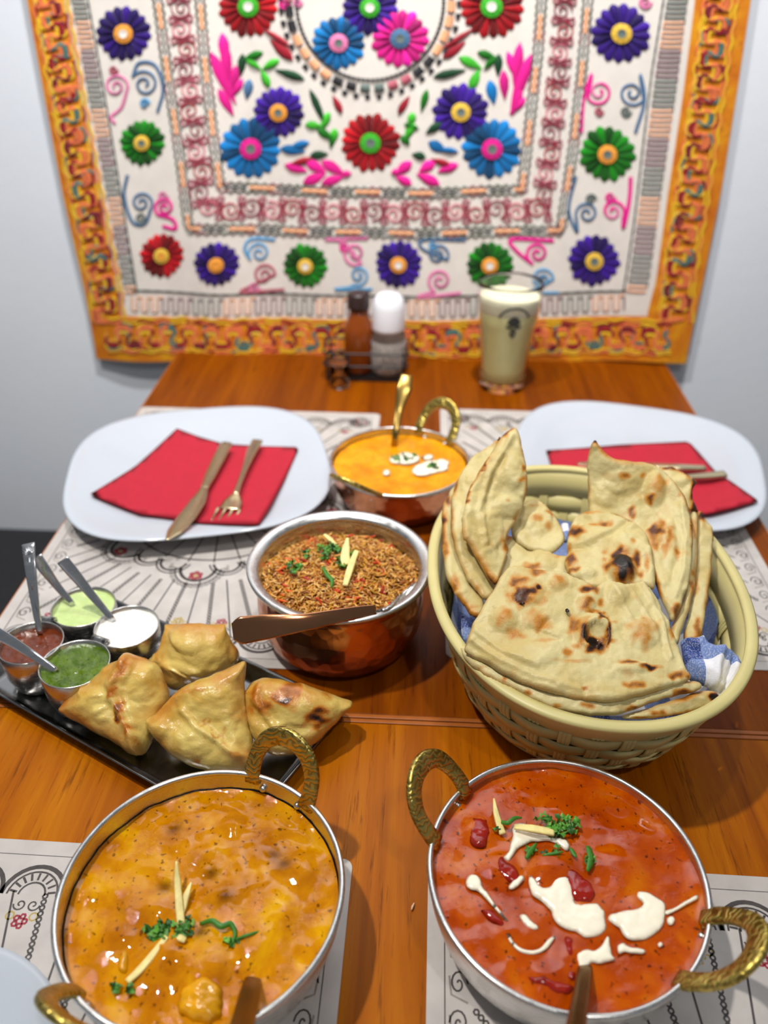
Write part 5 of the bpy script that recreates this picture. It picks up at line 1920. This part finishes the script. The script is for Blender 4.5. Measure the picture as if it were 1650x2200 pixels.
NA = [
    ('flatbread piece between the left stack and the front stack, deepest in the basket',
     [(380, 560, .094), (480, 570, .095), (560, 600, .096), (640, 640, .098), (700, 650, .098), (760, 630, .098), (880, 600, .096), (1000, 680, .094), (1010, 820, .090), (860, 840, .090), (700, 830, .090), (500, 800, .090), (400, 800, .090), (360, 740, .088), (350, 640, .09)],
     [(450, 640, 60, 60, .003), (600, 690, 50, 40, .003)], [(420, 560, 20, 40, .4), (740, 680, 40, 26, .45), (650, 660, 30, 20, .3), (530, 720, 40, 25, .5)], .006, 0.15),
    ('small flatbread flap beside the cloth, right of the left stack',
     [(545, 382, .112), (505, 395, .113), (470, 430, .110), (440, 490, .105), (445, 560, .100), (500, 612, .098), (580, 634, .098), (645, 630, .099), (685, 592, .101), (682, 535, .103), (650, 470, .106), (605, 412, .110)],
     [(560, 500, 70, 60, .004)], [(555, 490, 28, 18, .35), (610, 520, 24, 18, .32), (615, 460, 28, 16, .45, .9), (540, 420, 30, 10, .3)], .006, 0.15),
    ('flatbread third from the inside in the left stack, dark edged outermost',
     [(200, 290, .125), (150, 345, .115), (112, 415, .108), (108, 520, .102), (112, 600, .097), (130, 740, .090), (200, 870, .083), (275, 945, .078), (310, 905, .078), (300, 800, .082), (240, 700, .090), (205, 560, .098), (215, 420, .11)],
     [], [(118, 480, 18, 50, .7), (122, 620, 18, 60, .5), (160, 790, 30, 40, .45), (240, 910, 30, 20, .4), (140, 400, 20, 30, .6)], .006, 0.75),
    ('flatbread in the middle of the left stack, behind the tall pointed one',
     [(385, 85, .158), (345, 122, .151), (300, 150, .147), (250, 182, .141), (192, 265, .132), (156, 360, .122), (150, 450, .115), (157, 560, .107), (192, 680, .098), (250, 790, .090), (328, 852, .085), (390, 770, .086), (330, 650, .098), (270, 520, .112), (290, 380, .125), (350, 230, .142)],
     [], [(175, 320, 14, 60, .5), (158, 470, 14, 50, .3), (260, 810, 30, 20, .3), (300, 150, 40, 10, .3)], .0065, 0.55),
    ('tall pointed flatbread leaning on the left, innermost of the left stack',
     [(452, 44, .166), (478, 78, .163), (495, 170, .153), (512, 290, .139), (506, 360, .130), (484, 420, .121), (455, 490, .114), (428, 530, .111), (405, 580, .107), (425, 620, .103), (395, 700, .098), (365, 786, .096), (300, 700, .104), (242, 605, .113), (206, 540, .120), (205, 455, .127), (225, 370, .134), (258, 290, .141), (300, 220, .148), (350, 145, .156), (400, 76, .163)],
     [(420, 420, 80, 60, .005), (330, 520, 60, 120, .003), (440, 250, 50, 90, .003)], [(490, 235, 16, 20, .5), (485, 290, 40, 14, .4), (400, 600, 28, 50, .45), (400, 390, 14, 14, .25), (410, 70, 40, 14, .7, -.8), (230, 340, 12, 80, .6, .5), (300, 230, 12, 60, .6, .7), (452, 470, 16, 30, .3)], .007, 0.6),
    ('flatbread layer second behind the large right one',
     [(1290, 395, .119), (1320, 470, .114), (1320, 600, .106), (1312, 720, .100), (1292, 850, .094), (1258, 960, .088), (1218, 1066, .082), (1190, 1050, .083), (1200, 960, .088), (1245, 850, .093), (1265, 700, .1), (1275, 520, .109)],
     [], [(1290, 800, 20, 70, .45), (1300, 540, 16, 50, .35)], .006, 0.45),
    ('flatbread layer outermost on the right side of the basket',
     [(1320, 438, .110), (1352, 480, .106), (1388, 540, .101), (1384, 650, .097), (1373, 800, .091), (1347, 950, .085), (1320, 1046, .08), (1256, 1052, .078), (1258, 980, .08), (1283, 880, .086), (1298, 700, .095), (1305, 560, .103)],
     [], [(1335, 460, 16, 40, .9), (1385, 560, 14, 40, .7), (1320, 1000, 20, 50, .5), (1300, 800, 20, 80, .3)], .0065, 0.5),
    ('torn charred flatbread scrap at the top right, behind the large one',
     [(1135, 234, .136), (1180, 230, .138), (1240, 250, .136), (1280, 278, .133), (1314, 302, .130), (1296, 322, .129), (1286, 350, .127), (1302, 400, .122), (1318, 440, .118), (1250, 420, .12), (1180, 330, .128)],
     [(1240, 300, 40, 30, .003)], [(1185, 240, 50, 12, .7), (1290, 350, 14, 60, .95), (1305, 300, 20, 20, .6), (1260, 290, 24, 20, .5), (1300, 410, 16, 30, .8)], .005, 0.9),
    ('large pointed flatbread leaning on the right, tallest on that side',
     [(830, 104, .166), (868, 146, .161), (915, 182, .157), (1000, 199, .153), (1080, 206, .150), (1150, 240, .146), (1222, 320, .139), (1268, 400, .132), (1294, 500, .124), (1297, 620, .115), (1280, 750, .106), (1242, 880, .098), (1196, 962, .092), (1168, 900, .096), (1130, 820, .100), (1095, 700, .106), (1045, 560, .113), (950, 480, .118), (850, 470, .119), (804, 440, .121), (798, 300, .136), (797, 190, .152)],
     [(1110, 340, 55, 90, .006), (960, 300, 90, 70, .003), (1180, 600, 60, 120, .003), (880, 360, 60, 70, .003)],
     [(962, 268, 22, 20, .55), (1045, 268, 16, 14, .4), (1090, 390, 24, 26, .6), (1120, 330, 50, 60, .3), (1005, 450, 22, 36, .55), (1120, 560, 36, 80, .62, .4), (1175, 600, 24, 70, .45, .4), (1215, 640, 14, 40, .45), (1190, 530, 40, 20, .3), (1230, 360, 10, 16, .3), (1215, 920, 26, 40, .6), (1110, 215, 50, 12, .4), (1000, 210, 60, 10, .25), (835, 108, 14, 14, .9), (1285, 520, 10, 60, .5)], .007, 0.5),
    ('folded flatbread with round black blister, centre right of the basket',
     [(742, 468, .112), (800, 437, .121), (900, 446, .122), (1000, 488, .121), (1060, 530, .119), (1095, 600, .117), (1112, 700, .112), (1112, 800, .106), (1040, 800, .104), (960, 810, .103), (860, 810, .102), (780, 790, .102), (720, 750, .102), (688, 690, .104), (700, 640, .106), (700, 570, .108), (712, 520, .110)],
     [(958, 725, 72, 68, .009), (830, 560, 90, 50, .003), (1000, 600, 80, 60, .003), (790, 740, 50, 30, .003)],
     [(962, 722, 74, 72, 1.15), (745, 550, 45, 34, .72), (870, 508, 46, 16, .55), (800, 450, 60, 12, .4), (720, 680, 30, 36, .55), (730, 730, 36, 16, .55), (1010, 600, 16, 14, .3), (870, 680, 16, 14, .3), (1080, 700, 14, 50, .3), (710, 620, 14, 20, .4)], .0065, 0.3),
    ('bottom flatbread of the front stack, its charred edge at the right front',
     [(960, 1405, .083), (1060, 1372, .087), (1200, 1330, .090), (1320, 1290, .091), (1392, 1288, .090), (1416, 1320, .087), (1378, 1358, .084), (1250, 1392, .083), (1120, 1414, .083), (1010, 1420, .082)],
     [], [(1390, 1315, 40, 30, .9), (1130, 1385, 60, 14, .45), (1300, 1380, 60, 12, .35), (1040, 1410, 40, 10, .4)], .008, 0.5),
    ('second flatbread of the front stack, showing as a long lower lip',
     [(202, 1092, .090), (222, 1090, .092), (330, 1130, .093), (600, 1240, .095), (900, 1290, .096), (1150, 1240, .097), (1290, 1238, .097), (1336, 1262, .095), (1290, 1292, .092), (1130, 1332, .090), (1000, 1382, .088), (900, 1402, .087), (760, 1397, .087), (620, 1372, .087), (470, 1302, .088), (330, 1232, .089), (225, 1150, .090)],
     [], [(1240, 1290, 60, 16, .6), (1000, 1370, 60, 14, .6), (790, 1362, 36, 14, .5), (660, 1362, 30, 12, .4), (520, 1306, 26, 14, .45), (400, 1245, 20, 12, .35), (300, 1190, 30, 8, .2), (1000, 1290, 100, 10, .8)], .009, 0.3),
    ('front flatbread with torn brown blister, on top of the front stack',
     [(215, 1092, .099), (232, 1030, .104), (262, 960, .109), (302, 880, .114), (355, 800, .119), (402, 728, .123), (450, 700, .124), (520, 712, .124), (600, 722, .124), (690, 734, .123), (770, 768, .121), (835, 800, .119), (855, 778, .120), (905, 768, .120), (965, 786, .119), (1058, 776, .119), (1120, 850, .115), (1172, 955, .110), (1212, 1050, .106), (1245, 1130, .103), (1262, 1190, .102), (1285, 1212, .101), (1268, 1242, .099), (1150, 1278, .098), (1030, 1316, .097), (905, 1340, .097), (750, 1322, .097), (600, 1290, .097), (450, 1232, .097), (330, 1165, .097), (240, 1118, .097)],
     [(815, 1020, 90, 90, .0055), (830, 1040, 58, 62, -.009), (510, 830, 80, 70, .003), (1050, 1030, 90, 75, .004), (400, 960, 70, 60, .003), (930, 840, 60, 60, .003), (650, 790, 50, 40, .003), (560, 1120, 150, 60, .002), (1000, 1190, 90, 30, .003), (780, 890, 50, 50, .003)],
     [(500, 850, 70, 50, .72), (465, 785, 44, 36, .52), (560, 970, 60, 45, .34), (650, 790, 40, 36, .36), (790, 822, 46, 22, .78), (780, 890, 36, 32, .5), (848, 882, 20, 18, .5), (400, 950, 48, 44, .36), (458, 1028, 40, 26, .36), (720, 1000, 40, 60, .46), (815, 1075, 70, 45, .98), (765, 1030, 28, 60, .85), (850, 950, 60, 14, .85, .5), (888, 1020, 12, 60, .8), (845, 1010, 32, 36, .02), (1050, 1030, 75, 66, .33), (1190, 1030, 24, 34, .42), (705, 1120, 28, 24, .36), (970, 1170, 56, 14, .6), (1085, 1188, 50, 14, .88), (1230, 1222, 60, 20, .62), (1000, 1268, 60, 20, .55), (780, 1285, 18, 10, .5), (550, 730, 40, 30, .5), (700, 1160, 90, 12, .26), (600, 1060, 60, 14, .25), (860, 935, 16, 14, .4), (560, 820, 18, 16, .95)], .0075, 0.25),
]
for i, (lab, ol, bl_, chs, th, ec) in enumerate(NA):
    rid = []
    if 'front flatbread' in lab:
        rid = [([nq(900, 800), nq(960, 900), nq(990, 960)], 6, .002), ([nq(1050, 790), nq(1130, 950), nq(1180, 1150)], 5, .0025), ([nq(980, 800), nq(1060, 930), nq(1130, 1080)], 4, .0015),
               ([nq(270, 1010), nq(400, 1110), nq(560, 1180)], 5, .0016), ([nq(250, 1050), nq(380, 1150), nq(560, 1230), nq(760, 1290)], 5, .0018), ([nq(520, 1000), nq(600, 1030), nq(660, 1055)], 4, -.0022), ([nq(610, 960), nq(570, 1010)], 4, -.002)]
    if 'tall pointed' in lab:
        rid = [([nq(440, 90), nq(330, 260), nq(270, 440), nq(300, 600)], 5, .0024), ([nq(400, 180), nq(330, 330), nq(300, 480)], 4, -.0018)]
    if 'black blister' in lab:
        rid = [([nq(705, 628), nq(800, 620), nq(900, 560), nq(980, 500)], 5, -.0030), ([nq(720, 610), nq(830, 600), nq(910, 540)], 6, .0022)]
    if 'large pointed' in lab:
        rid = [([nq(1240, 420), nq(1262, 560), nq(1250, 720), nq(1210, 850)], 5, .002), ([nq(1210, 480), nq(1225, 620), nq(1190, 780)], 4, -.0015)]
    o = pillow('flatbread', [nb(*p) for p in ol], naan_m, None, sp=4.6, thick=th, rim=9.5, noise_amp=0.0017, noise_scale=62, blisters=n2(bl_) + bubbles([nb(*p) for p in ol], 26, 5, 17, .0011, i), chars=n2(chs), edge_char=ec, ridges=rid, wob=3.0, seed=i * 2.3, loc=at(*nq(sum(p[0] for p in ol) / len(ol), sum(p[1] for p in ol) / len(ol)), 0.1))
    tag(o, lab, 'flatbread', NG)
    FRONT = o

fl_m = plain('burnt_flake', rgb(46, 22, 12), 0.3, 0, 200, 0.3)
fl_w = plain('bread_crumb', rgb(226, 216, 180), 0.7, 0, 200, 0.08, 0.4, 300, 0.001)
for k, (x, y, r, m) in enumerate([(775, 1035, 20, fl_m), (800, 1062, 26, fl_m), (840, 1080, 20, fl_m), (872, 1060, 16, fl_m), (770, 1070, 12, fl_m), (885, 1030, 10, fl_m), (835, 1040, 20, fl_w), (800, 1010, 22, fl_w), (862, 1025, 14, fl_w), (565, 822, 14, fl_m), (596, 830, 9, fl_m), (500, 820, 24, fl_m), (480, 780, 18, fl_m), (700, 905, 12, fl_m), (490, 860, 20, fl_m)]):
    q = [nb(x + r * math.cos(a + k) * (0.7 + 0.6 * ((i * 7 + k * 3) % 5) / 5), y + r * math.sin(a + k) * (0.6 + 0.5 * ((i * 5 + k) % 4) / 4), (0.1075 if 740 < x < 900 else 0.1195) + 0.001 * math.sin(a * 2 + k)) for i, a in enumerate(np.linspace(0, 2 * PI, 7, endpoint=False))]
    pillow('burnt_flake' if m is fl_m else 'bread_crumb', q, m, FRONT, sp=3, thick=0.0012, rim=2, resample=False)

# ------------------------------------------------------------------ glass of lassi
GX, GY = 0.1165, 1.020
gl = thing('drinking_glass', 'tall tulip pint glass of pale yellow drink with dark emblem', 'glass', (GX, GY, 0))
glass_m = m_glass()
GP = [(0.0290, 0.0), (0.0298, 0.004), (0.0300, 0.012), (0.0306, 0.03), (0.0325, 0.06), (0.0360, 0.09), (0.0398, 0.115), (0.0415, 0.130), (0.0412, 0.146), (0.0405, 0.152)]
GP = [(r, z * 0.94) for r, z in GP]


def gr_(z):
    return float(np.interp(z, [p[1] for p in GP], [p[0] for p in GP]))


prof = [(0, 0.0004)] + [(r, z + 0.0004) for r, z in GP] + [(r - 0.0018, z + 0.0004) for r, z in reversed(GP) if z > 0.013] + [(0.0275, 0.0135), (0, 0.013)]
obj('glass_body', *lathe(prof, (GX, GY, 0), 64), glass_m, gl)
zz = [0.0145, 0.03, 0.06, 0.09, 0.108]
lq = lathe([(0, 0.0142)] + [(gr_(z) - 0.0021, z) for z in zz] + [(0, 0.108)], (GX, GY, 0), 48)
drink = obj('lassi_drink', *lq, plain('mango_lassi', rgb(226, 218, 150), 0.35, 0, 60, 0.04), None, True, loc=(GX, GY, 0.014))
tag(drink, 'pale yellow frothy drink inside the tall pint glass', 'drink')
zz = [0.1082, 0.113, 0.120, 0.125]
obj('froth', *lathe([(0, 0.1081)] + [(gr_(z) - 0.0021, z) for z in zz] + [(gr_(.125) - 0.006, 0.1265), (0, 0.126)], (GX, GY, 0), 48), plain('lassi_froth', rgb(234, 230, 196), 0.6, 0, 200, 0.08, 0.4, 400, 0.001), drink)
em = MB()


def gpos(u, v, h=0.0):
    a = -PI / 2 + 0.10 + u * 1.1 / 0.040
    r = gr_(0.092 + (v - 0.088) * 1.15) + 0.0006 + h
    return (GX + r * math.cos(a), GY + r * math.sin(a), 0.092 + (v - 0.088) * 1.15)


em.add(*strip([(0.020 * math.cos(a), 0.092 + 0.022 * math.sin(a)) for a in np.linspace(0.5, PI - 0.5, 20)], 0.0024, gpos))
for a in np.linspace(-1.1, 1.1, 7):
    em.add(*strip([(0.002 * math.sin(a), 0.094), (0.008 * math.sin(a), 0.094 + 0.010 * math.cos(a))], [0.0020, 0.0042], gpos))
for s in (-1, 1):
    em.add(*strip([(0, 0.096), (s * 0.005, 0.091), (s * 0.009, 0.093)], 0.0034, gpos))
    em.add(*strip([(0, 0.090), (s * 0.003, 0.084), (0, 0.080)], 0.0030, gpos))
em.build('printed_emblem', plain('emblem_ink', rgb(40, 46, 40), 0.5), gl)

# ------------------------------------------------------------------ condiment caddy
CX, CY = -0.069, 1.047
cad = thing('condiment_caddy', 'black wire condiment caddy against the wall hanging', 'caddy', (CX, CY, 0))
blk = plain('black_wire', rgb(28, 26, 26), 0.4)
obj('tray_base', *loops([[Vector((CX + sx * 0.053, CY + sy * 0.026, z)) for sx, sy in ((-1, -1), (1, -1), (1, 1), (-1, 1))] for z in (0.0006, 0.005)]), blk, cad, False)
for z in (0.022, 0.040):
    obj('rail', *bar(smooth_path([(CX + sx * 0.053, CY + sy * 0.026, z) for sx, sy in ((-1, -1), (0, -1.05), (1, -1), (1.03, 0), (1, 1), (0, 1.05), (-1, 1), (-1.03, 0))], 5, True), (0.003, 0.003), (0.003, 0.003), (0, 0, 1), n=8, e=2, closed=True), blk, cad)
for sx in (-1, 1):
    for sy in (-1, 1):
        obj('post', *bar([(CX + sx * 0.052, CY + sy * 0.025, 0.004), (CX + sx * 0.052, CY + sy * 0.025, 0.042)], (0.003, 0.003), (0.003, 0.003), (0, 1, 0), n=8, e=2), blk, cad)
BXX, BYY = CX - 0.010, CY
b = thing('sauce_bottle', 'brown sauce bottle in the condiment caddy, left of the white shaker', 'bottle', (BXX, BYY, 0.006))
obj('bottle_body', *lathe([(0, 0.0065), (0.0185, 0.0065), (0.020, 0.009), (0.020, 0.062), (0.0185, 0.072), (0.0125, 0.084), (0.0115, 0.094), (0, 0.094)], (BXX, BYY, 0), 40), plain('brown_sauce', rgb(132, 62, 14), 0.12, 0, 30, 0.15), b)
obj('bottle_cap', *lathe([(0, 0.0945), (0.0145, 0.0945), (0.0150, 0.097), (0.0150, 0.112), (0.0135, 0.115), (0, 0.1155)], (BXX, BYY, 0), 32), plain('dark_cap', rgb(52, 36, 34), 0.35), b)
SX_, SY_ = CX + 0.030, CY - 0.001
b = thing('pepper_shaker', 'white topped shaker with cross hatched glass body beside the brown bottle', 'shaker', (SX_, SY_, 0.006))
obj('shaker_body', *lathe([(0, 0.0065), (0.022, 0.0065), (0.0235, 0.010), (0.0235, 0.056), (0.0215, 0.066), (0, 0.066)], (SX_, SY_, 0), 40), m_glass('shaker_glass', (0.95, 0.93, 0.9, 1)), b)
obj('salt', *lathe([(0, 0.0075), (0.0205, 0.0075), (0.0212, 0.012), (0.0212, 0.048), (0, 0.0485)], (SX_, SY_, 0), 32), plain('pale_seasoning', rgb(196, 186, 176), 0.8, 0, 300, 0.25), b)
obj('shaker_top', *lathe([(0, 0.0665), (0.0220, 0.0665), (0.0225, 0.070), (0.0215, 0.096), (0.0195, 0.108), (0.0130, 0.115), (0, 0.117)], (SX_, SY_, 0), 40), plain('white_plastic', rgb(238, 240, 246), 0.3), b)
hb = MB()
for k in range(14):
    for s in (-1, 1):
        pth = [(SX_ + 0.0238 * math.cos(a), SY_ + 0.0238 * math.sin(a), 0.012 + 0.042 * q) for q, a in [(i / 8, 2 * PI * k / 14 + s * 0.9 * i / 8) for i in range(9)]]
        hb.add(*bar(pth, (0.0012, 0.0012), (0.0009, 0.0009), (0, 0, 1), n=5, e=2))
hb.build('cross_hatching', plain('glass_ridge', rgb(150, 148, 150), 0.3), b)
JX, JY = at(733, 815, 0).x, 1.003
b = thing('toothpick_jar', 'small clear glass jar at the left of the condiment caddy', 'jar', (JX, JY, 0))
obj('jar_body', *lathe([(0, 0.0006), (0.0125, 0.0006), (0.0135, 0.003), (0.0135, 0.040), (0.0125, 0.043), (0.0115, 0.042), (0.0122, 0.004), (0, 0.003)], (JX, JY, 0), 36), glass_m, b)
obj('jar_collar', *lathe([(0.0137, 0.034), (0.0145, 0.0355), (0.0145, 0.040), (0.0137, 0.0415)], (JX, JY, 0), 36, True), glass_m, b)
